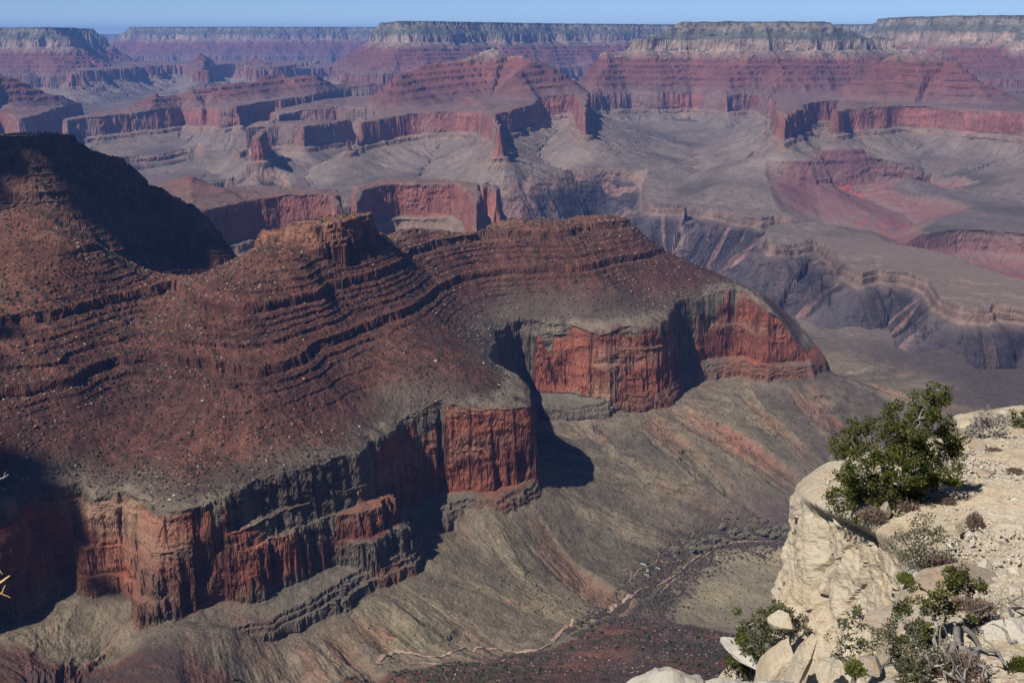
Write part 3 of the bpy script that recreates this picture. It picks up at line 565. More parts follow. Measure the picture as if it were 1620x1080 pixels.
# ------------------------------------------------------------------ materials
def newmat(name, rough=.95):
    m = bpy.data.materials.new(name); m.use_nodes = True; nt = m.node_tree; b = nt.nodes['Principled BSDF']
    b.inputs['Roughness'].default_value = rough; b.inputs['Specular IOR Level'].default_value = .15
    return m, nt, b
def N(nt, t, **k):
    n = nt.nodes.new(t)
    for a, v in k.items(): setattr(n, a, v)
    return n
def terrain_mat():
    m, nt, b = newmat('canyon_rock'); L = nt.links.new
    at = N(nt, 'ShaderNodeAttribute', attribute_name='tint'); geo = N(nt, 'ShaderNodeNewGeometry'); sep = N(nt, 'ShaderNodeSeparateXYZ'); L(geo.outputs['Normal'], sep.inputs[0])
    # vertical streaks and thin beds on steep faces
    mp = N(nt, 'ShaderNodeMapping'); L(geo.outputs['Position'], mp.inputs[0]); mp.inputs['Scale'].default_value = (.07, .07, .016)
    st = N(nt, 'ShaderNodeTexNoise'); st.inputs['Scale'].default_value = 1; st.inputs['Detail'].default_value = 5; st.inputs['Roughness'].default_value = .65; L(mp.outputs[0], st.inputs['Vector'])
    mb = N(nt, 'ShaderNodeMapping'); L(geo.outputs['Position'], mb.inputs[0]); mb.inputs['Scale'].default_value = (.004, .004, .22)
    be = N(nt, 'ShaderNodeTexNoise'); be.inputs['Scale'].default_value = 1; be.inputs['Detail'].default_value = 4; L(mb.outputs[0], be.inputs['Vector'])
    gr = N(nt, 'ShaderNodeTexNoise'); gr.inputs['Scale'].default_value = .30; gr.inputs['Detail'].default_value = 6; gr.inputs['Roughness'].default_value = .75; L(geo.outputs['Position'], gr.inputs['Vector'])
    g2 = N(nt, 'ShaderNodeTexNoise'); g2.inputs['Scale'].default_value = .03; g2.inputs['Detail'].default_value = 7; g2.inputs['Roughness'].default_value = .7; L(geo.outputs['Position'], g2.inputs['Vector'])
    def rng(src, a, c, lo_, hi_):
        r = N(nt, 'ShaderNodeMapRange'); r.inputs[1].default_value = a; r.inputs[2].default_value = c; r.inputs[3].default_value = lo_; r.inputs[4].default_value = hi_; L(src, r.inputs[0]); return r.outputs[0]
    def mul(p, q_):
        r = N(nt, 'ShaderNodeMath', operation='MULTIPLY'); L(p, r.inputs[0]); L(q_, r.inputs[1]); return r.outputs[0]
    steep = rng(sep.outputs['Z'], .35, .65, 1, 0)
    sb = mul(rng(st.outputs[0], .3, .7, .8, 1.16), rng(be.outputs[0], .3, .7, .75, 1.22))
    mx = N(nt, 'ShaderNodeMix', data_type='FLOAT'); L(steep, mx.inputs[0]); mx.inputs[2].default_value = 1; L(sb, mx.inputs[3])
    f = mul(mul(rng(gr.outputs[0], .3, .7, .60, 1.38), rng(g2.outputs[0], .3, .7, .80, 1.20)), mx.outputs[0])
    vm = N(nt, 'ShaderNodeVectorMath', operation='SCALE'); L(at.outputs['Color'], vm.inputs[0]); L(f, vm.inputs['Scale'])
    L(vm.outputs[0], b.inputs['Base Color'])
    bp = N(nt, 'ShaderNodeBump'); bp.inputs['Strength'].default_value = .9; bp.inputs['Distance'].default_value = 2.2
    ad = N(nt, 'ShaderNodeMath', operation='MULTIPLY_ADD'); L(st.outputs[0], ad.inputs[0]); ad.inputs[1].default_value = .5; L(gr.outputs[0], ad.inputs[2])
    L(ad.outputs[0], bp.inputs['Height']); L(bp.outputs[0], b.inputs['Normal'])
    return m
MT = terrain_mat()

import time as _t
_t0 = _t.time()
X, Y, Z, COL, REG = build_terrain()
print('terrain fields', X.shape, round(_t.time()-_t0, 1), flush=True)
ZG, XG, YG = Z, X, Y
def split_terrain():
    na, nr = X.shape
    idx = np.arange(na*nr).reshape(na, nr)
    quads = np.stack([idx[:-1, :-1], idx[1:, :-1], idx[1:, 1:], idx[:-1, 1:]], -1).reshape(-1, 4)
    fr = REG[:-1, :-1].ravel()
    V = np.stack([X, Y, Z], -1).reshape(-1, 3); CC = COL.reshape(-1, 3)
    meta = {0: ('canyon_floor', 'grey-brown benchland of the canyon floor'), 1: ('river_gorge', 'dark inner gorge of streaked schist cut into the benchland'), 2: ('side_valley', 'side valley of magenta and orange-red shale under low cliffs'),
            5: ('ridge', 'broad red ledged ridge above the sheer red cliff across the picture'), 6: ('hillside', 'red brushy hillside below the viewpoint'), 7: ('valley_floor', 'tan talus and oasis valley floor below the red cliff')}
    for k, L in enumerate(LF): meta[k+10] = (L['name'], L['label'])
    for r in np.unique(fr):
        f = quads[fr == r]
        if len(f) < 4: continue
        u, inv = np.unique(f, return_inverse=True)
        nm, lb = meta.get(int(r), meta[0])
        o = mesh_np(nm, V[u], inv.reshape(-1, 4), MT, CC[u]); tag(o, lb, nm.replace('_', ' '), kind='structure')
split_terrain()
print('terrain mesh', round(_t.time()-_t0, 1), flush=True)

def ico(sub):
    import bmesh
    bm = bmesh.new(); bmesh.ops.create_icosphere(bm, subdivisions=sub, radius=1.0)
    v = np.array([p.co[:] for p in bm.verts]); f = np.array([[q.index for q in t.verts] for t in bm.faces]); bm.free(); return v, f
def shade_cloud(cx, cy_, cz, a, b, rot, seed):  # unseen clouds, added towards the sun to shade the left slopes
    rng = np.random.RandomState(seed); v0, f0 = ico(3); VV = []; FF = []; n = 0
    for k in range(110):
        t = rng.rand()*6.283; r = math.sqrt(rng.rand()); px, py = a*r*math.cos(t), b*r*math.sin(t); rad = (.16+.26*rng.rand())*min(a, b); px *= 1+.12*rng.randn(); py *= 1+.25*rng.randn()
        v = v0*rad*np.array([1, 1, .6]); v = v*(1+.12*np.sin(v0*7+k)[:, [1, 2, 0]])
        v[:, 0] += px; v[:, 1] += py; v[:, 2] = np.maximum(v[:, 2], -rad*.25); VV.append(v); FF.append(f0+n); n += len(v)
    V = np.concatenate(VV); c, s_ = math.cos(rot), math.sin(rot)
    V = np.c_[V[:, 0]*c-V[:, 1]*s_+cx, V[:, 0]*s_+V[:, 1]*c+cy_, V[:, 2]+cz]
    m, nt, bs = newmat('shade_cloud'); bs.inputs['Base Color'].default_value = (.85, .85, .86, 1)
    nn = N(nt, 'ShaderNodeTexNoise'); nn.inputs['Scale'].default_value = .02; bp = N(nt, 'ShaderNodeBump'); bp.inputs['Distance'].default_value = 20; nt.links.new(nn.outputs[0], bp.inputs['Height']); nt.links.new(bp.outputs[0], bs.inputs['Normal'])
    tag(mesh_np('shade_cloud', V, np.concatenate(FF), m, smooth=True), 'small white cloud added out of view to shade the left slopes', kind='structure')
shade_cloud(-2940, 690, 2600, 370, 130, .25, 1)
shade_cloud(-3085, -430, 2600, 210, 95, .9, 2)
shade_cloud(-3060, -770, 2600, 250, 115, .5, 3)
#@@DETAILS
# ================================================================== FOREGROUND OUTCROP
def lime_mat(name, base, dark, warm, sc=1.0, lich=.55):
    m, nt, b = newmat(name, .9); L = nt.links.new
    geo = N(nt, 'ShaderNodeNewGeometry')
    def noise(scale, det=6, rough=.6):
        n = N(nt, 'ShaderNodeTexNoise'); n.inputs['Scale'].default_value = scale*sc; n.inputs['Detail'].default_value = det; n.inputs['Roughness'].default_value = rough; L(geo.outputs['Position'], n.inputs['Vector']); return n.outputs[0]
    def ramp(src, p0, p1, c0=(0, 0, 0, 1), c1=(1, 1, 1, 1)):
        r = N(nt, 'ShaderNodeValToRGB'); r.color_ramp.elements[0].position = p0; r.color_ramp.elements[1].position = p1; r.color_ramp.elements[0].color = c0; r.color_ramp.elements[1].color = c1; L(src, r.inputs[0]); return r.outputs[0]
    def mix(f, a, c):
        x = N(nt, 'ShaderNodeMix', data_type='RGBA'); L(f, x.inputs[0])
        for k, q in ((6, a), (7, c)):
            if isinstance(q, tuple): x.inputs[k].default_value = q+(1,)
            else: L(q, x.inputs[k])
        return x.outputs[2]
    c = mix(ramp(noise(.9), .35, .68), base, warm)
    c = mix(ramp(noise(3.5, 8, .75), .55, .72), c, dark)
    li = N(nt, 'ShaderNodeMath', operation='MULTIPLY'); L(ramp(noise(14, 6, .75), .55, .62), li.inputs[0]); L(ramp(noise(.8, 3, .5), lich-.05, lich+.1), li.inputs[1])
    c = mix(li.outputs[0], c, (.31, .165, .085))
    pit = ramp(noise(16, 5, .8), .64, .70); c = mix(pit, c, (.10, .085, .07))
    L(c, b.inputs['Base Color'])
    bp = N(nt, 'ShaderNodeBump'); bp.inputs['Strength'].default_value = .8; bp.inputs['Distance'].default_value = .06/sc; L(noise(6, 10, .7), bp.inputs['Height']); L(bp.outputs[0], b.inputs['Normal'])
    return m
MLIME = lime_mat('pale_limestone', (.385, .345, .275), (.20, .165, .125), (.37, .30, .205), lich=.40)
MWHITE = lime_mat('weathered_white_limestone', (.42, .39, .34), (.27, .25, .22), (.37, .33, .27), lich=.80)
MSTONE = lime_mat('loose_stone', (.38, .33, .27), (.22, .185, .15), (.46, .41, .34), sc=3, lich=.64)
MORANGE = lime_mat('lichen_stone', (.27, .245, .21), (.15, .13, .115), (.30, .22, .16), lich=.38)

gO = Grid(-2, 40, -2, 50, .25)
TOPC = [WD(*p) for p in [(1325, 698, 25.6), (1296, 701, 24.8), (1284, 738, 23.6), (1380, 740, 24.5), (1450, 720, 26.5), (1500, 694, 30), (1530, 668, 31), (1560, 660, 31.5), (1600, 662, 31), (1640, 668, 31), (1500, 760, 25.5), (1600, 760, 24), (1500, 850, 20.8), (1600, 850, 19.8),
        (1400, 815, 21.6), (1455, 875, 19.2), (1550, 920, 16.6), (1600, 950, 15.4), (1440, 935, 17), (1500, 1000, 14.2), (1600, 1050, 12), (1410, 1060, 13.2), (1410, 990, 15), (1700, 900, 17), (1700, 700, 27)]]
TOPC += [(6.5, 9, -7.3), (3.8, 7, -7.0), (10, 5, -6.6), (20, 10, -7.3), (24, 30, -10.3), (18, 38, -13.0), (12, 40, -15), (24, 20, -8.5)]
topO = tps(TOPC, gO)
def ztop(x, y): return gO.get(topO, np.asarray(x, float), np.asarray(y, float))
def on_top(px, py):
    a, h, e = ray(px, py); t = np.linspace(8, 45, 1500); z = e*t; k = np.argmax(ztop(a*t, h*t) >= z)
    return Vector((a*t[k], h*t[k], z[k]))
edge_pts = [WD(*p)[:2] for p in [(1545, 668, 32.5), (1500, 685, 31.5), (1420, 690, 29.5), (1350, 684, 28), (1308, 686, 27), (1288, 690, 25.8), (1274, 712, 24.8), (1272, 742, 23.9), (1289, 778, 22.9), (1328, 812, 21.9), (1365, 826, 21.2), (1400, 840, 20.4), (1430, 868, 19.4), (1444, 900, 18.2), (1436, 940, 17), (1418, 985, 15.6), (1398, 1035, 14.1), (1385, 1085, 12.6), (1370, 1160, 11)]]
edge_pts += [(4.2, 8.5), (4.5, 5.5), (8, 3), (20, 3), (34, 10), (36, 28), (30, 40), (20, 41), (15, 38)]
def chaikin(P, n=2):
    P = np.array(P, float)
    for _ in range(n):
        Q = np.roll(P, -1, 0); P = np.stack([.75*P+.25*Q, .25*P+.75*Q], 1).reshape(-1, 2)
    return P
def n3(x, y, z, pix, seed=0):
    """solid noise from three tile reads"""
    return (nz(TB, x+seed, y-.6*z, pix, .3)+nz(TC, y+seed+7, z+.5*x, pix*.9, 1.1)+nz(TB, z+seed+31, x-.4*y, pix, .8))/1.75
def outcrop():
    E = chaikin(edge_pts, 2); L = np.r_[0, np.cumsum(np.hypot(*(np.roll(E, -1, 0)-E).T))]
    E2 = np.r_[E, E[:1]]
    ctr = np.array([13.5, 20.0])
    # dense where it is seen
    mid = (E2[1:]+E2[:-1])/2; seen = (mid[:, 0] < 16) & (mid[:, 1] > 10) & (mid[:, 0] < .72*mid[:, 1])
    w = np.where(seen, 1.0, .12)*np.diff(L); cum = np.r_[0, np.cumsum(w)]; cum /= cum[-1]
    NS = 1000; sp = np.interp(np.linspace(0, 1, NS, endpoint=False), cum, L)
    ex = np.interp(sp, L, E2[:, 0]); ey = np.interp(sp, L, E2[:, 1])
    tx = np.roll(ex, -4)-np.roll(ex, 4); ty = np.roll(ey, -4)-np.roll(ey, 4); ln = np.hypot(tx, ty); nx, ny = ty/ln, -tx/ln
    if ((ex-ctr[0])*nx+(ey-ctr[1])*ny).mean() < 0: nx, ny = -nx, -ny
    for _ in range(12): nx = (nx+np.roll(nx, 1)+np.roll(nx, -1))/3; ny = (ny+np.roll(ny, 1)+np.roll(ny, -1))/3
    a = np.linspace(.03, 1, 300); f = np.r_[np.linspace(0, 3.5, 170)[1:], np.linspace(3.5, 45, 60)[1:]]
    X1 = ctr[0]+(ex-ctr[0])[:, None]*a; Y1 = ctr[1]+(ey-ctr[1])[:, None]*a
    de = (1-a)*np.hypot(ex-ctr[0], ey-ctr[1])[:, None]
    Z1 = ztop(X1, Y1)-.16*np.exp(-de/.2)
    Z1 += (.06*n3(X1, Y1, 0*X1, .05)+.030*n3(X1, Y1, 0*X1, .012, 5))*sst(0, .5, de)+.012*n3(X1, Y1, 0*X1, .006, 9)
    ze = Z1[:, -1:]
    bul = .10*(1-np.exp(-f/.08))+.05*sst(.6, 2.0, f)+.30*np.maximum(f-2.6, 0)**.9
    X2 = ex[:, None]+nx[:, None]*bul; Y2 = ey[:, None]+ny[:, None]*bul; Z2 = ze-f+0*X2
    X_ = np.c_[X1, X2]; Y_ = np.c_[Y1, Y2]; Z_ = np.c_[Z1, Z2]; fd = np.r_[a*0, f][None, :]+0*X_
    fw = sst(0, .5, fd)
    u = X_*.8-Y_*.6
    crack = np.abs(nz(TB, u+3, Z_*.35+5, .07, .25)); cr2 = np.abs(nz(TB, u*.5+9, Z_*1.1, .06, .5))
    d = fw*(.22*n3(X_, Y_, Z_*.6, .10)+.045*n3(X_, Y_, Z_, .03, 3)+.018*n3(X_, Y_, Z_, .009, 8)-.34*sat(.07-crack)/.07-.16*sat(.05-cr2)/.05)
    blk = 1.7*nz(TB, u+1, Z_*.9+2, .11, .2)+.5*nz(TA, u*.4, Z_*1.6, .08, .1); d += fw*.13*(np.round(blk)+.25*(blk-np.round(blk)))
    X_ = X_+nx[:, None]*d; Y_ = Y_+ny[:, None]*d; Z_ = Z_+fw*.03*n3(X_, Y_, Z_, .02, 13)
    nr = X_.shape[1]; idx = np.arange(NS*nr).reshape(NS, nr); nxt = np.roll(idx, -1, 0)
    q = np.stack([idx[:, :-1], nxt[:, :-1], nxt[:, 1:], idx[:, 1:]], -1).reshape(-1, 4)[:, ::-1]
    o = mesh_np('limestone_outcrop', np.stack([X_, Y_, Z_], -1).reshape(-1, 3), q, MLIME)
    tag(o, 'pale cream limestone cliff top filling the lower right corner', 'cliff', kind='structure')
outcrop()

def stone_np(rng, size, sub=2, flat=.7, ang=.35):
    v, f = ico(sub); v = v.copy()
    for k in range(20):                                       # chop with random planes for angular faces
        n_ = rng.randn(3); n_ /= np.linalg.norm(n_); dd = v@n_; lim = .50+.35*rng.rand(); v = v-np.outer(np.maximum(dd-lim, 0), n_)*.95
    v = v*np.array([1, .6+.4*rng.rand(), flat*(.7+.5*rng.rand())]); v = v*(1+ang*.12*rng.randn(len(v), 1))
    a = rng.rand()*6.28; c, s_ = math.cos(a), math.sin(a); v = v@np.array([[c, s_, 0], [-s_, c, 0], [0, 0, 1]])
    return v*size, f
# named rocks on the outcrop
def rock(px, py, size, label, mat, flat=.7, seed=1, sub=4, scale=(1, 1, 1), rot=0, tilt=0, group=None, dz=0):
    rng = np.random.RandomState(seed); v, f = stone_np(rng, 1.0, sub, flat, .12)
    v = v*(1+.05*n3(v[:, 0]*2, v[:, 1]*2, v[:, 2]*2, .05, seed))[:, None]*np.array(scale)*size
    p = on_top(px, py); o = mesh_np('rock', v, f, mat, smooth=False); o.location = p+Vector((0, 0, size*scale[2]*flat*.25+dz)); o.rotation_euler = (tilt, 0, rot)
    tag(o, label, 'rock', group); return o
rock(1508, 925, .95, 'large flat boulder with orange lichen behind the lower green bough', MORANGE, .5, 11, 5, (1.15, .55, .62), .35, -.15)
rock(1425, 985, .55, 'orange-tinged boulder on the cliff edge left of the lower green bough', MORANGE, .6, 12, 5, (1.2, .6, .7), -.5)
rock(1557, 752, .30, 'bright orange stone alone on the gravel slope', MORANGE, .6, 13, 4)
rock(1583, 768, .22, 'pale slab leaning beside the bright orange stone', MLIME, .4, 14, 4, (1.3, .8, .6))
rock(1548, 712, .35, 'orange-stained stone below the bare grey bush', MORANGE, .6, 16, 4)
rock(1530, 676, .40, 'pale block on the skyline left of the bare grey bush', MLIME, .7, 17, 4)
rock(1590, 657, .34, 'white rounded rock on the skyline right of the bare grey bush', MWHITE, .7, 18, 4)
rock(1447, 912, .22, 'small bright white stone beside the shrub at the cliff edge', MWHITE, .6, 19, 4)
rock(1505, 845, .30, 'cream block above the middle shrub', MLIME, .8, 20, 4)
rock(1478, 838, .26, 'squarish cream block with a dark hollow under it', MLIME, .9, 21, 4)
rock(1556, 905, .28, 'yellowish broken stone at the end of the large flat boulder', MSTONE, .7, 22, 4)
rock(1378, 1062, .28, 'pinkish boulder by the foot of the thin cliff-edge tree', MORANGE, .7, 23, 4)
rock(1556, 1042, .20, 'flat white stone among the dead branches', MWHITE, .4, 24, 4)
rock(1595, 1015, .55, 'long grey boulder at the lower right edge', MWHITE, .6, 25, 5, (.8, 1.3, .7), .4)
rock(1400, 812, .26, 'reddish cracked stone on the rim below the big tree', MORANGE, .7, 26, 4)
rng = np.random.RandomState(77)
for k in range(34):
    px, py = rng.uniform(1440, 1615), rng.uniform(700, 1070)
    if py < 700+.0*px: continue
    rock(px, py, rng.uniform(.07, .16), 'loose pale stone lying on the gravel of the outcrop', MSTONE, .7, 100+k, 2, group='loose stones on the outcrop')
def stones():
    VV, FF, n = [], [], 0; rng = np.random.RandomState(5)
    E = chaikin(edge_pts, 0)
    base = [stone_np(np.random.RandomState(i), 1.0, 1, .7, .2) for i in range(12)]
    cnt = 0
    while cnt < 11000:
        x, y = rng.uniform(4, 19), rng.uniform(9, 33)
        if x > .56*y+1 or not inside(np.array([x]), np.array([y]), E)[0] or seg_dist(np.array([x]), np.array([y]), E, True)[0][0] < .45: continue
        if nz(TA, np.array([x]), np.array([y]), .05)[0] < rng.randn()*.8-.4: continue
        v, f = base[cnt % 12]; s_ = .018+.05*rng.rand()**3
        z = float(ztop(x, y)); VV.append(v*s_+[x, y, z+s_*.3+.02]); FF.append(f+n); n += len(v); cnt += 1
    tag(mesh_np('gravel', np.concatenate(VV), np.concatenate(FF), MSTONE), 'pale limestone gravel covering the outcrop slope', 'gravel', kind='stuff')
stones()

# split blocks leaning on the foot of the cliff, and the pale boulder at the bottom edge
def slab(px, py, d, size, scale, rot, label, mat, seed, flat=.8):
    rng = np.random.RandomState(seed); v, f = stone_np(rng, 1.0, 5, flat, .05)
    v = v*(1+.06*n3(v[:, 0]*2, v[:, 1]*2, v[:, 2]*2, .05, seed)+.02*n3(v[:, 0]*2, v[:, 1]*2, v[:, 2]*2, .015, seed+3))[:, None]*np.array(scale)*size
    o = mesh_np('boulder', v, f, mat); o.location = WD(px, py, d); o.rotation_euler = rot; tag(o, label, 'boulder'); return o
slab(1236, 985, 21.6, .40, (1.0, 1.0, .75), (0, .1, .3), 'angular cream block wedged at the left foot of the pale cliff', MLIME, 31)
slab(1226, 1052, 20.6, .85, (.26, .7, 1.35), (.15, .42, .2), 'tall split slab leaning left against the cliff foot', MLIME, 32)
slab(1262, 1058, 19.8, .75, (.22, .6, 1.3), (.1, .30, .1), 'narrow upright slab beside the dark crack in the cliff foot', MLIME, 33)
slab(1185, 1035, 24.5, .9, (.7, 1.2, .45), (0, .5, .5), 'whitish rock rib below the small ledge shrubs', MWHITE, 34)
slab(1188, 1098, 25.5, 1.1, (1.3, 1.3, .6), (.0, -.35, .3), 'sloping ledge of broken pale rock carrying small green shrubs', MLIME, 36)
def lip():
    nx_, ny_ = 330, 200
    xs = np.linspace(.15, 2.6, nx_); ys = np.linspace(3.2, 6.9, ny_)
    Xg, Yg = np.meshgrid(xs, ys, indexing='ij')
    # skyline traced along the bottom of the picture
    tp = [(985, 1095), (1000, 1080), (1020, 1066), (1038, 1052), (1060, 1050), (1085, 1056), (1108, 1060), (1116, 1070), (1140, 1063), (1175, 1070), (1195, 1070), (1230, 1066), (1290, 1072), (1340, 1078), (1500, 1085)]
    sx = np.array([p[0] for p in tp], float); sy = np.array([p[1] for p in tp], float)
    D = 6.2; pts = [WD(a, b, D) for a, b in zip(sx, sy)]
    zt = np.interp(Xg, [p[0] for p in pts], [p[2] for p in pts])
    fall = np.maximum(Yg-D, 0); near_ = np.maximum(D-.1-Yg, 0)
    Zg = zt-fall**1.5*4.5-near_*.66-1.2*np.maximum(.42-Xg, 0)**1.3
    Zg += .035*n3(Xg, Yg, Zg*0, .02)+.012*n3(Xg, Yg, Zg*0, .006, 4)
    idx = np.arange(nx_*ny_).reshape(nx_, ny_); q = np.stack([idx[:-1, :-1], idx[1:, :-1], idx[1:, 1:], idx[:-1, 1:]], -1).reshape(-1, 4)
    V = np.stack([Xg, Yg, Zg], -1).reshape(-1, 3)
    bd = np.r_[idx[:, 0], idx[-1, 1:], idx[::-1, -1][1:], idx[0, ::-1][1:-1]]; nb = len(bd); low = V[bd].copy(); low[:, 2] = -6.5; V = np.r_[V, low]; m_ = nx_*ny_
    k = np.arange(nb); q = np.r_[q, np.stack([bd, m_+k, m_+(k+1) % nb, bd[(k+1) % nb]], -1)]
    o = mesh_np('boulder', V, q, MWHITE, smooth=True); tag(o, 'smooth whitish weathered boulder rising over the bottom edge of the picture', 'boulder')
lip()

# ------------------------------------------------------------------ plants
def leafmat(name, c1, c2, trans=.25):
    m, nt, b = newmat(name, .6); L = nt.links.new
    inf = N(nt, 'ShaderNodeNewGeometry'); n = N(nt, 'ShaderNodeTexNoise'); n.inputs['Scale'].default_value = 6; n.inputs['Detail'].default_value = 3; L(inf.outputs['Position'], n.inputs['Vector'])
    r = N(nt, 'ShaderNodeValToRGB'); r.color_ramp.elements[0].position = .35; r.color_ramp.elements[1].position = .65; r.color_ramp.elements[0].color = c1+(1,); r.color_ramp.elements[1].color = c2+(1,); L(n.outputs[0], r.inputs[0]); L(r.outputs[0], b.inputs['Base Color'])
    return m
MPINE = leafmat('pinyon_needles', (.018, .028, .007), (.078, .082, .014)); MSAGE = leafmat('dull_leaves', (.045, .050, .026), (.09, .088, .045)); MDRY = leafmat('dry_twigs', (.10, .07, .055), (.17, .125, .10))
MGREY = leafmat('grey_twigs', (.13, .12, .115), (.24, .22, .2)); MCUSH = leafmat('cushion_green', (.07, .085, .02), (.12, .13, .04)); MBARK = leafmat('grey_bark', (.13, .105, .09), (.30, .27, .24))
MSCRUB = leafmat('dark_scrub', (.022, .024, .014), (.042, .044, .024)); MBRUSH = leafmat('brown_brush', (.030, .024, .022), (.075, .058, .048)); MCOTT = leafmat('bare_cottonwood', (.17, .16, .125), (.27, .25, .2))
def tube(path, r0, r1, sides=6):
    P = np.array(path, float); n = len(P); V = []; T = np.gradient(P, axis=0); T /= np.linalg.norm(T, axis=1)[:, None]+1e-9
    a = np.array([0, 0, 1.]) if abs(T[0, 2]) < .9 else np.array([1., 0, 0]); U = np.cross(T, a); U /= np.linalg.norm(U, axis=1)[:, None]+1e-9; W_ = np.cross(T, U)
    th = np.arange(sides)*2*np.pi/sides; rr = np.linspace(r0, r1, n)
    for i in range(n): V.append(P[i]+rr[i]*(np.cos(th)[:, None]*U[i]+np.sin(th)[:, None]*W_[i]))
    V = np.concatenate(V); F = [(i*sides+j, i*sides+(j+1) % sides, (i+1)*sides+(j+1) % sides, (i+1)*sides+j) for i in range(n-1) for j in range(sides)]
    return V, np.array(F)
class Acc:
    def __init__(s): s.V, s.F, s.n = [], [], 0
    def add(s, v, f): s.V.append(v); s.F.append(f+s.n); s.n += len(v)
    def mesh(s, name, mat, parent=None, smooth=False): return mesh_np(name, np.concatenate(s.V), np.concatenate(s.F), mat, smooth=smooth, parent=parent)
def leaves(rng, c, r, n, size, up=.3, squash=.8):
    d = rng.randn(n, 3); d /= np.linalg.norm(d, axis=1)[:, None]; rad = rng.rand(n)**.45
    p = np.array(c)+d*rad[:, None]*r*np.array([1, 1, squash])
    a = d+rng.randn(n, 3)*.6+[0, 0, up]; a /= np.linalg.norm(a, axis=1)[:, None]; b = np.cross(a, rng.randn(n, 3)); b /= np.linalg.norm(b, axis=1)[:, None]+1e-9
    L = size*(.6+.8*rng.rand(n))[:, None]; w = L*.33
    V = np.stack([p-b*w, p+a*L*.5-b*w*1.2, p+a*L, p+b*w], 1).reshape(-1, 3); return V, np.arange(n*4).reshape(n, 4)
def wiggle(rng, a, b, n=7, w=.06):
    a, b = np.array(a, float), np.array(b, float); t = np.linspace(0, 1, n)[:, None]; L = np.linalg.norm(b-a); o = rng.randn(n, 3)*w*L; o[0] = 0; o[-1] = 0
    return a+(b-a)*t+o
def plant(name, label, cat, base, clumps, r, nleaf, lsize, lm, bm, tr=.05, seed=0, sub=5, group=None, squash=.8):
    rng = np.random.RandomState(seed); root = bpy.data.objects.new(name, None); C.objects.link(root); root.location = base; tag(root, label, cat, group)
    T, Lf = Acc(), Acc(); b = np.array(base)
    cl = [np.array(c)-b for c in clumps]
    order = sorted(range(len(cl)), key=lambda i: np.linalg.norm(cl[i])); nodes = [(np.zeros(3), tr)]
    T.add(*tube([(0, 0, -.25), (0, 0, .0)], tr*1.3, tr))
    for i in order:
        c = cl[i]; bi = min(range(len(nodes)), key=lambda k: np.linalg.norm(nodes[k][0]-c)*(1+.35*(nodes[k][0]@nodes[k][0])**.5/(c@c+.01)**.5)); q, qr = nodes[bi]
        r1 = max(qr*.62, .008); pa = wiggle(rng, q, c); T.add(*tube(pa, qr*.85, r1)); nodes.append((c, r1)); nodes.append((pa[3], (qr+r1)/2))
        for k in range(sub):
            e = c+rng.randn(3)*r*.62*np.array([1, 1, squash]); T.add(*tube(wiggle(rng, pa[-2], e, 4, .1), r1*.6, .004, 4))
            Lf.add(*leaves(rng, e, r*.48, nleaf//sub, lsize, squash=squash))
    T.mesh('trunk' if tr > .03 else 'stem', bm, root); Lf.mesh('crown' if tr > .03 else 'foliage', lm, root)
    return root
base = on_top(1398, 800)
cl_px = [(1345, 692), (1372, 684), (1350, 712), (1398, 662), (1405, 690), (1430, 668), (1457, 652), (1478, 640), (1500, 630), (1470, 662), (1452, 690), (1482, 688), (1500, 712), (1425, 704), (1338, 722), (1342, 750), (1366, 742), (1392, 726), (1420, 732), (1448, 722), (1470, 735), (1488, 748),
         (1402, 758), (1430, 762), (1458, 762), (1332, 782), (1340, 800), (1362, 772), (1385, 786), (1400, 800), (1356, 796), (1440, 790), (1420, 782), (1375, 812), (1408, 775), (1440, 740), (1380, 760), (1470, 775), (1425, 800), (1450, 750), (1500, 735), (1410, 720), (1440, 700), (1465, 705), (1350, 768)]
rg = np.random.RandomState(3)
def cluster(pp, d, jit=.5): return [WD(a, b, d+rg.uniform(-jit, jit)) for a, b in pp]
plant('pinyon_tree', 'dense dark green pinyon leaning right at the pale cliff edge', 'tree', base, cluster(cl_px, base.y, .8), .29, 640, .045, MPINE, MBARK, .085, 3, 7)
b2 = on_top(1480, 1030)
plant('pinyon_sapling', 'bright green pinyon bough rising diagonally across the lichen boulder', 'tree', b2, cluster([(1438, 950), (1425, 975), (1445, 990), (1470, 960), (1485, 945), (1500, 915), (1512, 900), (1500, 930), (1520, 932), (1538, 925), (1480, 985), (1500, 965), (1460, 1000), (1430, 1005), (1490, 1005)], b2.y+.3, .35), .16, 380, .032, MPINE, MBARK, .035, 4, 5)
b3 = on_top(1450, 1062)
plant('juniper_shrub', 'olive shrub with brownish lower twigs at the bottom of the outcrop', 'shrub', b3, cluster([(1405, 1005), (1400, 1030), (1425, 1025), (1440, 1010), (1460, 1030), (1420, 1052), (1450, 1050), (1475, 1050), (1410, 1065), (1440, 1070)], b3.y, .35), .19, 330, .030, MSAGE, MBARK, .035, 5, 5)
b4 = on_top(1455, 905)
plant('grey_green_shrub', 'round grey-green shrub standing below the big tree', 'shrub', b4, cluster([(1428, 852), (1445, 838), (1465, 835), (1482, 850), (1440, 865), (1462, 862), (1480, 872), (1455, 885), (1435, 880)], b4.y, .4), .22, 260, .032, MSAGE, MGREY, .02, 6, 6)
b5 = WD(1352, 1062, 15.0)
plant('juniper_sapling', 'thin sparse juniper against the sunlit cliff face', 'tree', b5, cluster([(1352, 975), (1340, 990), (1332, 1010), (1358, 1000), (1345, 1020), (1330, 1035), (1362, 965), (1372, 1020), (1345, 1050)], 15.0, .2), .12, 90, .04, MSAGE, MBARK, .032, 7, 4)
b6 = on_top(1565, 697)
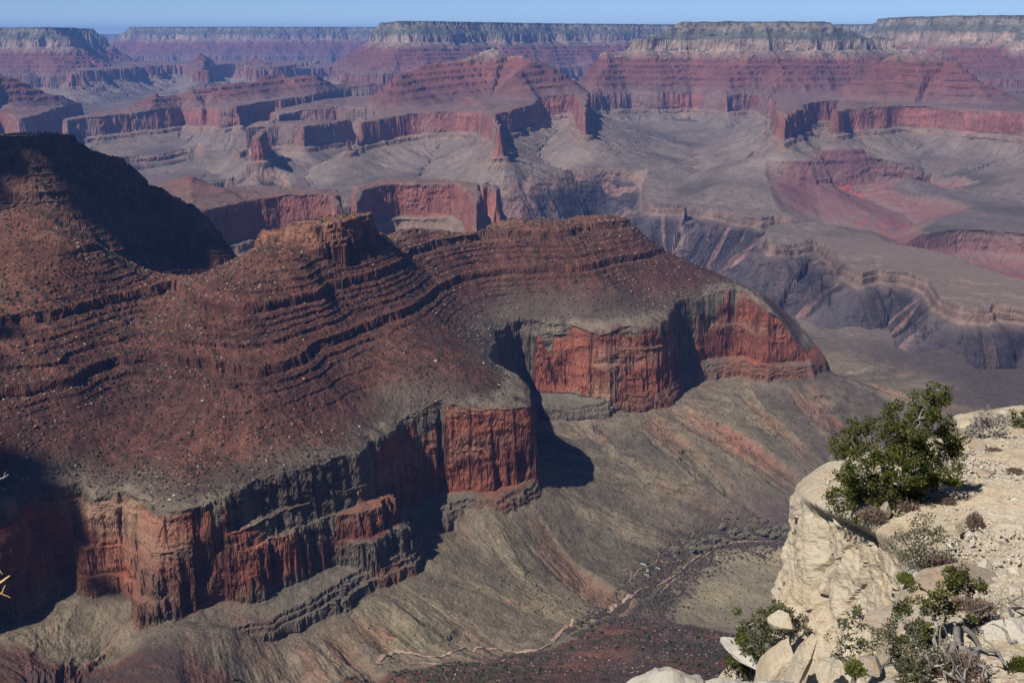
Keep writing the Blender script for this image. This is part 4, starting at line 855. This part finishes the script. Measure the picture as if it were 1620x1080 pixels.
plant('bare_bush', 'leafless grey bush on the skyline beside a white rock', 'shrub', b6, cluster([(1545, 678), (1560, 666), (1578, 662), (1592, 672), (1552, 690), (1580, 684), (1568, 676), (1535, 688)], b6.y, .4), .30, 130, .07, MGREY, MGREY, .02, 8, 9)
b7 = on_top(1612, 682)
plant('green_bush', 'small bright green bush cut by the right edge on the skyline', 'shrub', b7, cluster([(1610, 660), (1622, 655), (1618, 672), (1632, 668)], b7.y, .3), .24, 240, .06, MPINE, MBARK, .02, 9, 5)
b8 = on_top(1490, 725)
plant('low_juniper', 'low dark juniper tucked behind the right side of the big tree', 'shrub', b8, cluster([(1500, 700), (1512, 694), (1490, 712), (1505, 715)], b8.y, .3), .22, 200, .055, MPINE, MBARK, .02, 19, 5)
for (px, py, lb, mt, r_, hh, nm) in [(1507, 770, 'rounded green cushion plant on the gravel slope', MCUSH, .20, .14, 'cushion_plant'), (1541, 834, 'upright brown dry tuft in the middle of the gravel slope', MDRY, .16, .24, 'dry_tuft'), (1380, 818, 'brown dry brush under the left of the big tree', MDRY, .26, .16, 'dry_tuft'), (1433, 806, 'brown dry brush under the right of the big tree', MDRY, .24, .20, 'dry_tuft'),
                             (1574, 716, 'flat grey-brown tuft below the bare grey bush', MDRY, .20, .09, 'dry_tuft'), (1606, 748, 'thin dark tuft near the right edge above the orange stone', MDRY, .18, .08, 'dry_tuft'), (1326, 727, 'small grey tuft on the far corner of the cliff top', MGREY, .20, .08, 'dry_tuft'), (1500, 800, 'small brown tuft just below the green cushion', MDRY, .15, .12, 'dry_tuft'),
                             (1492, 905, 'large brownish brush mound above the lichen boulder', MDRY, .30, .22, 'brush_mound'), (1540, 968, 'long reddish-brown brush streak under the lichen boulder', MDRY, .34, .14, 'brush_mound'), (1580, 1000, 'wide brown brush patch at the lower right', MDRY, .36, .14, 'brush_mound'), (1520, 1062, 'dark brown brush at the bottom among dead wood', MDRY, .34, .16, 'brush_mound'),
                             (1432, 918, 'tiny green tuft by the white stone on the cliff edge', MCUSH, .12, .1, 'green_tuft'), (1353, 1062, 'green tuft at the foot of the thin juniper', MCUSH, .12, .12, 'green_tuft'), (1615, 1062, 'small green sprig in the bottom right corner', MPINE, .16, .14, 'green_tuft')]:
    p = on_top(px, py); rg2 = np.random.RandomState(int(px)); A_ = Acc(); n = 420
    th = rg2.rand(n)*6.283; rr = r_*np.sqrt(rg2.rand(n)); bx = np.c_[rr*np.cos(th), rr*np.sin(th), np.zeros(n)]; hh_ = hh*(1-(rr/r_)**2)**.5+.02
    tip = bx*1.25+np.c_[rg2.randn(n)*.02, rg2.randn(n)*.02, hh_*(.8+.4*rg2.rand(n))]; w = rg2.randn(n, 3)*.006; V = np.stack([bx-w, bx+w, tip+w*.5, tip-w*.5], 1).reshape(-1, 3)
    A_.add(V, np.arange(n*4).reshape(n, 4)); A_.add(*leaves(rg2, (0, 0, hh*.35), r_*.95, 500, .035, squash=hh/r_))
    o = A_.mesh(nm, mt); o.location = p; tag(o, lb, 'plant')
def deadwood(name, label, paths, mat, cat='dead wood'):
    rng = np.random.RandomState(len(label)); A_ = Acc(); P0 = np.array(paths[0][0])
    for a, b, r in paths:
        pa = wiggle(rng, a, b, 10, .03); A_.add(*tube(pa-P0, r, r*.35, 7))
        for k in range(4):
            q = pa[rng.randint(4, 9)]; e = q+rng.randn(3)*.22+[0, 0, .1]; A_.add(*tube(wiggle(rng, q, e, 5, .08)-P0, r*.35, .004, 5))
    o = A_.mesh(name, mat, smooth=True); o.location = P0; tag(o, label, cat)
def T_(px, py, up=0.0): return tuple(on_top(px, py)+Vector((0, 0, up)))
deadwood('dead_branch', 'twisted grey dead trunk lying down the gravel at the bottom right', [(T_(1512, 1010, .15), T_(1560, 1085, .10), .055), (T_(1525, 1015, .2), T_(1590, 1075, .2), .04), (T_(1500, 1030, .05), T_(1530, 1090, .05), .05)], MGREY)
deadwood('dead_branch', 'bare grey branch sticking up near the right edge', [(T_(1600, 1030, .05), T_(1612, 965, .35), .035), (T_(1600, 1030, .1), T_(1570, 1005, .35), .025)], MGREY)
deadwood('dead_branch', 'thin pale root arching under the lichen boulder', [(T_(1528, 950, .1), T_(1545, 975, .15), .018), (T_(1545, 975, .1), T_(1600, 958, .2), .016), (T_(1545, 975, .1), T_(1500, 1000, .1), .018)], MGREY)
deadwood('dead_branch', 'grey fallen branch lying left of the twisted trunk', [(T_(1450, 1045, .1), T_(1512, 1085, .1), .03), (T_(1480, 1010, .15), T_(1508, 1055, .1), .022)], MGREY)
MYEL = leafmat('golden_twig', (.45, .27, .09), (.55, .40, .2))  # yellowish colour of the bare twigs themselves
def twig(name, label, segs, mat):
    rng = np.random.RandomState(len(label)); A_ = Acc(); P0 = np.array(segs[0][0])
    for a, b, r in segs: A_.add(*tube(wiggle(rng, a, b, 7, .03)-P0, r, r*.5, 6))
    o = A_.mesh(name, mat, smooth=True); o.location = P0; tag(o, label, 'dead twigs')
q_ = lambda px, py: WD(px, py, 5.2)
twig('dead_twigs', 'golden and white bare twigs poking in low at the left edge', [(q_(-160, 1100), q_(-30, 930), .012), (q_(-30, 930), q_(1, 921), .010), (q_(1, 921), q_(16, 910), .007), (q_(-30, 930), q_(-2, 900), .005), (q_(-2, 900), q_(4, 908), .004), (q_(-20, 960), q_(2, 938), .006), (q_(2, 938), q_(9, 925), .004), (q_(2, 938), q_(17, 945), .003), (q_(-30, 930), q_(-20, 960), .007)], MYEL)
twig('dead_twigs', 'short pale forked twig tip at the left edge above the golden ones', [(q_(-120, 1050), q_(-70, 800), .010), (q_(-70, 800), q_(0, 758), .006), (q_(0, 758), q_(14, 750), .004), (q_(6, 754), q_(9, 746), .003)], MGREY)
# shrubs on the small ledge under the cliff foot
for k, (px, py, d, r_) in enumerate([(1222, 990, 23.5, .55), (1205, 1010, 24, .45), (1188, 1040, 24.6, .5), (1165, 1060, 25.5, .5), (1172, 1048, 25, .42), (1215, 1035, 22.8, .5), (1200, 1060, 23.2, .5), (1235, 1000, 22.6, .4)]):
    b = WD(px, py+12, d); cl = [(b[0]+rg.randn()*r_*.5, b[1]+rg.randn()*r_*.4, b[2]+.25+rg.rand()*r_*.8) for _ in range(7)]
    plant('ledge_shrub', ['dark', 'olive'][k % 2]+' shrub clinging to the broken ledge left of the cliff foot', 'shrub', b, cl, .22, 150, .06, MPINE if k % 2 == 0 else MSAGE, MBARK, .02, 40+k, 4, group='shrubs on the ledge below the cliff')

# ================================================================== SCRUB, RUBBLE AND THE OASIS
def terr_z(x, y):
    x = np.asarray(x, float); y = np.asarray(y, float); z, c, r = terrain(x, y); return z, r
LUMPS = []
for i in range(10):
    v, f = ico(1); r_ = np.random.RandomState(i); v = v*(1+.28*r_.randn(len(v), 1)); v[:, 2] = np.maximum(v[:, 2]*.85, -.35); LUMPS.append((v, f))
v20, f20 = None, None
def ico0():
    v, f = ico(1)
    t = (1+5**.5)/2; v = np.array([(-1, t, 0), (1, t, 0), (-1, -t, 0), (1, -t, 0), (0, -1, t), (0, 1, t), (0, -1, -t), (0, 1, -t), (t, 0, -1), (t, 0, 1), (-t, 0, -1), (-t, 0, 1)])/(1+t*t)**.5
    f = np.array([(0, 11, 5), (0, 5, 1), (0, 1, 7), (0, 7, 10), (0, 10, 11), (1, 5, 9), (5, 11, 4), (11, 10, 2), (10, 7, 6), (7, 1, 8), (3, 9, 4), (3, 4, 2), (3, 2, 6), (3, 6, 8), (3, 8, 9), (4, 9, 5), (2, 4, 11), (6, 2, 10), (8, 6, 7), (9, 8, 1)]); return v, f
V20, F20 = ico0()
def stuff_lumps(name, label, cat, x, y, z, r, mat, flat, rng, jag=.25, cols=None):
    n = len(x); v = V20[None]*(1+jag*rng.randn(n, 12, 1)); v = v*r[:, None, None]*np.array([1, 1, flat]); th = rng.rand(n)*6.28; c, s_ = np.cos(th)[:, None], np.sin(th)[:, None]
    vx = v[..., 0]*c-v[..., 1]*s_; vy = v[..., 0]*s_+v[..., 1]*c; V = np.stack([vx+x[:, None], vy+y[:, None], v[..., 2]+(z+r*flat*.35)[:, None]], -1).reshape(-1, 3)
    F = (F20[None]+12*np.arange(n)[:, None, None]).reshape(-1, 3)
    o = mesh_np(name, V, F, mat, cols=None if cols is None else np.repeat(cols, 12, 0)); tag(o, label, cat, kind='stuff'); return o
def visible_px(x, y, z):
    e = y*sP+z*cP; h = y*cP-z*sP; return 810+FPX*x/h, 540-FPX*e/h
def vegetation():
    rng = np.random.RandomState(12)
    # ridge slopes
    n = 60000; x = rng.uniform(-1250, 720, n); y = rng.uniform(1600, 3350, n); px, py = visible_px(x, y, -600+0*x)
    k = (px > -60) & (px < 1680); x, y = x[k], y[k]
    sd = gN.get(sN, x, y); k = sd > 3; x, y, sd = x[k], y[k], sd[k]
    dn = .22+.38*nz(TA, x, y, 3., .8)+.32*sst(-300, -700, x)+.15*sst(40, 140, sd)
    k = rng.rand(len(x)) < dn*.80; x, y = x[k], y[k]; z, _ = terr_z(x, y)
    zx, _ = terr_z(x+3, y); k = np.abs(zx-z) < 3.5; x, y, z = x[k], y[k], z[k]
    r = 1.15+1.9*rng.rand(len(x))**2.0
    # near red hillside
    n = 9000; x2 = rng.uniform(-420, 760, n); y2 = rng.uniform(1350, 2000, n); lim = np.interp(x2, RBX, RBY); k = y2 < lim-4; x2, y2 = x2[k], y2[k]
    k = rng.rand(len(x2)) < .30+.55*sst(1750, 1500, y2+.1*x2)*(.6+.4*nz(TA, x2, y2, 3.)); x2, y2 = x2[k], y2[k]; z2, _ = terr_z(x2, y2); r2 = 1.6+2.6*rng.rand(len(x2))**1.5
    # talus and terrace
    n = 9000; x3 = rng.uniform(-800, 900, n); y3 = rng.uniform(1650, 2900, n); sd3 = gN.get(sN, x3, y3); k = (sd3 < -50) & (y3 > np.interp(x3, RBX, RBY)); x3, y3 = x3[k], y3[k]; k = rng.rand(len(x3)) < .7; x3, y3 = x3[k], y3[k]; z3, _ = terr_z(x3, y3); r3 = .8+1.1*rng.rand(len(x3))**2
    # individuals: the ones that show largest
    sc = r2/y2; px2, py2 = visible_px(x2, y2, z2); inn = (px2 > 0) & (px2 < 1180) & (py2 < 1075); sc = np.where(inn, sc, 0); top = np.argsort(-sc)[:300]
    me = []
    for i in range(8):
        v, f = LUMPS[i]; me.append(mesh_np('juniper_shrub', v, f, MSCRUB))
    for j, t in enumerate(top):
        o = me[j % 8]
        if j >= 8: o = o.copy(); C.objects.link(o)
        o.location = (x2[t], y2[t], z2[t]+r2[t]*.25); o.scale = (r2[t]*1.1, r2[t]*1.1, r2[t]*.95); o.rotation_euler = (0, 0, rng.rand()*6.28)
        tag(o, 'dark green juniper on the red hillside at the bottom of the picture', 'juniper', 'junipers on the red hillside')
    rest = np.setdiff1d(np.arange(len(x2)), top)
    X_ = np.r_[x, x2[rest], x3]; Y_ = np.r_[y, y2[rest], y3]; Z_ = np.r_[z, z2[rest], z3]; R__ = np.r_[r, r2[rest], r3]
    stuff_lumps('scrub', 'dark scrub dotted over the red ridge and the slopes', 'scrub', X_, Y_, Z_, R__, MSCRUB, .85, rng)
    # rubble
    n = 105000; x = rng.uniform(-1250, 720, n); y = rng.uniform(1600, 3300, n); sd = gN.get(sN, x, y); k = (sd > 2) & (rng.rand(n) < .24+.42*nz(TB, x, y, 4., .2)+.36*nz(TA, x, y, 3., .9)+.1*sst(300, 80, sd)); x, y = x[k], y[k]
    z, _ = terr_z(x, y); r = .6+2.3*rng.rand(len(x))**4.0
    n = 9000; x2 = rng.uniform(-420, 760, n); y2 = rng.uniform(1350, 2000, n); k = y2 < np.interp(x2, RBX, RBY)-4; x2, y2 = x2[k], y2[k]; z2, _ = terr_z(x2, y2); r2 = .5+1.6*rng.rand(len(x2))**3.5
    n = 26000; x3 = rng.uniform(-800, 1000, n); y3 = rng.uniform(1650, 3000, n); sd3 = gN.get(sN, x3, y3); k = (sd3 < -40) & (rng.rand(n) < .35+.5*sst(-300, -60, sd3)); x3, y3 = x3[k], y3[k]; z3, _ = terr_z(x3, y3); r3 = .3+.9*rng.rand(len(x3))**4
    X_ = np.r_[x, x2, x3]; Y_ = np.r_[y, y2, y3]; Z_ = np.r_[z, z2, z3]; R__ = np.r_[r, r2, r3]
    t = rng.rand(len(X_)); cols = np.where((t < .40)[:, None], col(.16, .095, .075), np.where((t < .74)[:, None], col(.25, .18, .14), np.where((t < .955)[:, None], col(.08, .055, .05), col(.33, .28, .23))))
    cols = np.where((np.arange(len(X_)) >= len(x)+len(x2))[:, None], cols*.5+col(.19, .165, .13)*.5, cols)
    stuff_lumps('rubble', 'loose blocks and rubble strewn over the slopes', 'rubble', X_, Y_, Z_, R__, MT, .7, rng, .3, cols)
    # larger fallen blocks one can pick out on the ridge
    lst = [(942, 0)]
    mb = []
    for i in range(6):
        v, f = stone_np(np.random.RandomState(60+i), 1.0, 2, .75, .3); cc = [col(.30, .15, .10), col(.34, .20, .14), col(.22, .13, .11), col(.42, .34, .27), col(.33, .17, .1), col(.26, .16, .13)][i]
        mb.append(mesh_np('fallen_block', v, f, MT, cols=np.repeat(cc*.8, len(v), 0)))
    spots = [(578, 418), (590, 420), (435, 458), (412, 452), (350, 470), (245, 522), (350, 588), (430, 710), (676, 565), (690, 572), (640, 560), (520, 575), (545, 600), (300, 430), (720, 580), (765, 575), (860, 640), (215, 690), (330, 610), (480, 600)]
    tt = np.geomspace(1200, 3600, 2600)
    for j in range(70):
        if j < len(spots): ppx, ppy = spots[j]; s_ = 3.2+2.2*rng.rand()
        else: ppx, ppy = rng.uniform(210, 800), rng.uniform(430, 700); s_ = 1.8+1.6*rng.rand()
        a, h, e = ray(ppx, ppy); zz, _ = terr_z(a*tt, h*tt); q = np.argmax(zz >= e*tt)
        o = mb[j % 6]
        if j >= 6: o = o.copy(); C.objects.link(o)
        o.location = (a*tt[q], h*tt[q], zz[q]+s_*.2); o.scale = (s_, s_, s_*.9); o.rotation_euler = (0, 0, rng.rand()*6.28)
        tag(o, 'large fallen block resting on the red ridge slope', 'boulder', 'fallen blocks on the red ridge')
vegetation()

def on_floor(px, py):
    a, h, e = ray(px, py); t = np.linspace(1500, 2900, 1400); z, _ = terr_z(a*t, h*t); k = np.argmax(z >= e*t); return np.array([a*t[k], h*t[k], z[k]])
def pathmat(name, c):
    m, nt, b = newmat(name); n = N(nt, 'ShaderNodeTexNoise'); n.inputs['Scale'].default_value = .35; n.inputs['Detail'].default_value = 5; g = N(nt, 'ShaderNodeNewGeometry'); nt.links.new(g.outputs['Position'], n.inputs['Vector'])
    r = N(nt, 'ShaderNodeValToRGB'); r.color_ramp.elements[0].position = .3; r.color_ramp.elements[1].position = .7; r.color_ramp.elements[0].color = tuple(v*.7 for v in c)+(1,); r.color_ramp.elements[1].color = c+(1,); nt.links.new(n.outputs[0], r.inputs[0]); nt.links.new(r.outputs[0], b.inputs['Base Color']); return m
MPATH = pathmat('pink_dust', (.34, .22, .155)); MWASH = pathmat('pink_wash', (.31, .215, .165))
def ribbon(name, label, pts, w, mat, wv=.35):
    P = np.array([on_floor(*p)[:2] for p in pts]); L = np.r_[0, np.cumsum(np.hypot(*np.diff(P, axis=0).T))]; s_ = np.arange(0, L[-1], 2.5)
    x = np.interp(s_, L, P[:, 0]); y = np.interp(s_, L, P[:, 1])
    k = np.ones(7)/7; x = np.convolve(np.pad(x, 3, 'edge'), k, 'valid'); y = np.convolve(np.pad(y, 3, 'edge'), k, 'valid')
    x = x+1.2*nz(TA, s_, s_*0, 2., 0); tx, ty = np.gradient(x), np.gradient(y); ln = np.hypot(tx, ty)+1e-6
    V = []; M = 5
    for j in range(M):
        o = (j/(M-1)-.5)*w*(1+wv*nz(TB, s_, 0*s_+j*9, 2.5, 0)); xx, yy = x-ty/ln*o, y+tx/ln*o; zz, _ = terr_z(xx, yy); V.append(np.stack([xx, yy, zz+2.0], -1))
    V = np.stack(V, 1); n = len(s_); idx = np.arange(n*M).reshape(n, M); q = np.stack([idx[:-1, :-1], idx[1:, :-1], idx[1:, 1:], idx[:-1, 1:]], -1).reshape(-1, 4)
    tag(mesh_np(name, V.reshape(-1, 3), q, mat), label, name.replace('_', ' '), kind='structure')
ribbon('trail', 'main trail winding past the oasis', [(1110, 877), (1097, 885), (1086, 893), (1078, 905), (1060, 916), (1042, 927), (1028, 930), (1013, 933), (1003, 943), (995, 950)], 4.0, MPATH)
ribbon('trail', 'short trail joining the shelters', [(1085, 892), (1075, 886), (1065, 889), (1050, 891), (1040, 887), (1036, 893), (1020, 899), (1012, 900), (1009, 907), (1003, 915), (997, 918), (1000, 925), (1007, 933)], 2.6, MPATH)
ribbon('trail', 'trail climbing north from the shelters', [(1038, 890), (1041, 882), (1042, 873)], 2.4, MPATH)
ribbon('trail', 'loop of trail left of the shelters', [(997, 918), (998, 905), (994, 899), (985, 906)], 2.4, MPATH)
ribbon('trail', 'upper trail spur by the trees', [(1075, 886), (1063, 878)], 2.6, MPATH)
ribbon('dry_wash', 'broad pink dry wash below the oasis', [(1002, 940), (990, 950), (970, 958), (950, 968), (930, 978), (905, 990), (885, 1005), (872, 1017)], 12, MWASH, .6)
ribbon('dry_wash', 'narrow wash running left along the foot of the slope', [(872, 1017), (850, 1030), (825, 1034), (790, 1028), (750, 1030), (720, 1032), (690, 1040), (650, 1033), (622, 1030), (604, 1040), (592, 1052)], 7.5, MWASH, .5)
ribbon('dry_wash', 'second wash strand at the bottom', [(800, 1044), (740, 1050), (690, 1052), (650, 1050), (595, 1052)], 3.2, MWASH, .5)
ribbon('creek_bed', 'pink creek bed between the brush and the terrace', [(1040, 945), (1050, 932), (1062, 920), (1075, 913), (1090, 902), (1100, 893), (1112, 882), (1125, 872), (1150, 862), (1190, 857), (1262, 856)], 6.0, MWASH, .9)

def gable(root, w, l, h, rise, mroof, mwall):
    ov = .5
    V = [(-w/2-ov, -l/2-ov, h), (w/2+ov, -l/2-ov, h), (w/2+ov, l/2+ov, h), (-w/2-ov, l/2+ov, h), (0, -l/2-ov, h+rise), (0, l/2+ov, h+rise), (-w/2-ov, -l/2-ov, h-.25), (w/2+ov, -l/2-ov, h-.25), (w/2+ov, l/2+ov, h-.25), (-w/2-ov, l/2+ov, h-.25)]
    F = [(0, 4, 5, 3), (1, 2, 5, 4), (0, 6, 7, 1), (1, 7, 8, 2), (2, 8, 9, 3), (3, 9, 6, 0), (6, 9, 8, 7)]
    a = Acc(); a.add(np.array(V, float), np.array(F)); a.mesh('roof', mroof, root)
    g = Acc(); g.add(np.array([(-w/2-ov, -l/2-ov, h), (w/2+ov, -l/2-ov, h), (0, -l/2-ov, h+rise), (-w/2-ov, l/2+ov, h), (w/2+ov, l/2+ov, h), (0, l/2+ov, h+rise)], float), np.array([(0, 1, 2), (4, 3, 5)])); g.mesh('gable', mwall, root)
    b = Acc(); x, y = w/2, l/2
    b.add(np.array([(-x, -y, -1), (x, -y, -1), (x, y, -1), (-x, y, -1), (-x, -y, h-.25), (x, -y, h-.25), (x, y, h-.25), (-x, y, h-.25)], float), np.array([(0, 1, 5, 4), (1, 2, 6, 5), (2, 3, 7, 6), (3, 0, 4, 7)])); b.mesh('wall', mwall, root)
    d = Acc()
    for dx in (-x*.5, x*.4): d.add(np.array([(dx-.5, -y-.02, -.4), (dx+.5, -y-.02, -.4), (dx+.5, -y-.02, 2.0), (dx-.5, -y-.02, 2.0)], float), np.array([(0, 1, 2, 3)]))
    d.mesh('door', MBARK, root)
MROOF = pathmat('green_metal_roof', (.020, .050, .045)); MWALL = pathmat('tan_wall', (.42, .33, .26))
for px, py, w, l, a, lb in [(1019, 892, 7.5, 13, .95, 'northernmost green-roofed building above the trail junction'), (1028, 901, 7.0, 15, -.75, 'long green-roofed building in the middle of the group'), (1024, 909, 7.5, 12, .95, 'green-roofed building nearest the viewer in the group'), (1042, 899, 7, 9, .95, 'small green-roofed building right of the others')]:
    p = on_floor(px, py); root = bpy.data.objects.new('station_building', None); C.objects.link(root); root.location = p+np.array([0, 0, 1.0]); root.rotation_euler = (0, 0, a); tag(root, lb, 'building', 'green-roofed buildings of the oasis'); gable(root, w, l, 3.0, 1.6, MROOF, MWALL)
MTENT = pathmat('yellow_canvas', (.55, .45, .05)); p = on_floor(1023, 905); a = Acc(); a.add(np.array([(-1.6, -1.2, 0), (1.6, -1.2, 0), (1.6, 1.2, 0), (-1.6, 1.2, 0), (-1.4, 0, 1.9), (1.4, 0, 1.9)], float), np.array([(0, 1, 5, 4), (2, 3, 4, 5), (1, 2, 5, 5), (3, 0, 4, 4)])[:2]); o = a.mesh('tent', MTENT); o.location = p+np.array([0, 0, .7]); tag(o, 'tiny yellow tent between two green roofs', 'tent')

def oasis():
    rng = np.random.RandomState(21); protos = []
    for i in range(5):
        A_ = Acc(); T = Acc(); T.add(*tube([(0, 0, -1), (.1, .1, 3), (.2, -.1, 6)], .35, .2)); 
        for k in range(16):
            e = rng.randn(3)*[2.6, 2.6, 1.8]+[0, 0, 6.5]; e[2] = max(e[2], 2.2); T.add(*tube(wiggle(rng, (.1, 0, 3.0), e, 5, .06), .12, .04, 4)); A_.add(*leaves(rng, e, 1.9, 70, .75, .6))
        root = bpy.data.objects.new('cottonwood_tree', None); C.objects.link(root); protos.append((root, A_.mesh('crown', MCOTT, root), T.mesh('trunk', MBARK, root)))
    sp = [(1100, 862), (1112, 856), (1122, 852), (1130, 856), (1138, 864), (1106, 872), (1118, 870), (1095, 874), (1146, 858), (1155, 846), (1163, 843), (1160, 852), (1172, 850), (1182, 846), (1192, 852), (1203, 846), (1214, 842), (1222, 850), (1233, 845), (1242, 838), (1252, 840), (1258, 850), (1245, 850), (1070, 874), (1064, 870), (1142, 836), (1180, 838), (1228, 838), (1088, 868)]
    for j, (px, py) in enumerate(sp):
        r0, c0, t0 = protos[j % 5]; p = on_floor(px, py+3); s_ = 1.1+.6*rng.rand()
        if j < 5: r = r0
        else:
            r = r0.copy(); C.objects.link(r)
            for ch in (c0, t0): q = ch.copy(); C.objects.link(q); q.parent = r
        r.location = p; r.scale = (s_,)*3; r.rotation_euler = (0, 0, rng.rand()*6.28); tag(r, 'bare grey-green cottonwood in the line of trees by the oasis creek', 'tree', 'cottonwoods along the oasis creek')
    # brown brush along the creek
    line = [(1262, 846), (1200, 852), (1150, 856), (1110, 872), (1085, 890), (1060, 912), (1040, 930), (1030, 945), (1000, 955), (960, 975), (900, 1005)]
    P = np.array([on_floor(*p)[:2] for p in line]); L = np.r_[0, np.cumsum(np.hypot(*np.diff(P, axis=0).T))]; n = 5200; s_ = rng.rand(n)*L[-1]
    wd = np.interp(s_/L[-1], [0, .3, .55, .7, .85, 1], [34, 34, 34, 26, 13, 6])
    of = rng.randn(n)*wd; of = of+np.sign(of)*7; x = np.interp(s_, L, P[:, 0])-of*.45; y = np.interp(s_, L, P[:, 1])+of*.8; n = len(x); z, _ = terr_z(x, y); r = 1.2+2.2*rng.rand(n)**2
    stuff_lumps('creek_brush', 'dark brown leafless brush lining the oasis creek', 'brush', x, y, z, r, MBRUSH, .9, rng)
    n = 1500; s_ = rng.rand(n)*L[-1]*.8; x = np.interp(s_, L, P[:, 0])+rng.randn(n)*30; y = np.interp(s_, L, P[:, 1])+30+rng.randn(n)*45; z, _ = terr_z(x, y); r = .5+1.1*rng.rand(n)
    stuff_lumps('sage_brush', 'grey-olive brush around the shelters', 'brush', x, y, z, r, MSAGE, .8, rng)
oasis()
print('details', round(_t.time()-_t0, 1), flush=True)
#@@END


# ------------------------------------------------------------------ haze
def haze():
    x0, x1, y0, y1, z0, z1 = -60000, 60000, -2000, 58000, -1460, 330
    v = [(x0, y0, z0), (x1, y0, z0), (x1, y1, z0), (x0, y1, z0), (x0, y0, z1), (x1, y0, z1), (x1, y1, z1), (x0, y1, z1)]
    f = [(3, 2, 1, 0), (4, 5, 6, 7), (0, 1, 5, 4), (1, 2, 6, 5), (2, 3, 7, 6), (3, 0, 4, 7)]
    m = bpy.data.materials.new('haze'); m.use_nodes = True; nt = m.node_tree; nt.nodes.clear()
    pv = nt.nodes.new('ShaderNodeVolumePrincipled'); pv.inputs['Color'].default_value = (.18, .385, 1.0, 1); pv.inputs['Density'].default_value = 2.2e-5; pv.inputs['Anisotropy'].default_value = 0
    o = nt.nodes.new('ShaderNodeOutputMaterial'); nt.links.new(pv.outputs[0], o.inputs['Volume'])
    ob = mesh_np('haze', v, f, m); tag(ob, 'thin blue haze filling the canyon', 'haze', kind='stuff')
haze()
print('total', round(_t.time()-_t0, 1), flush=True)
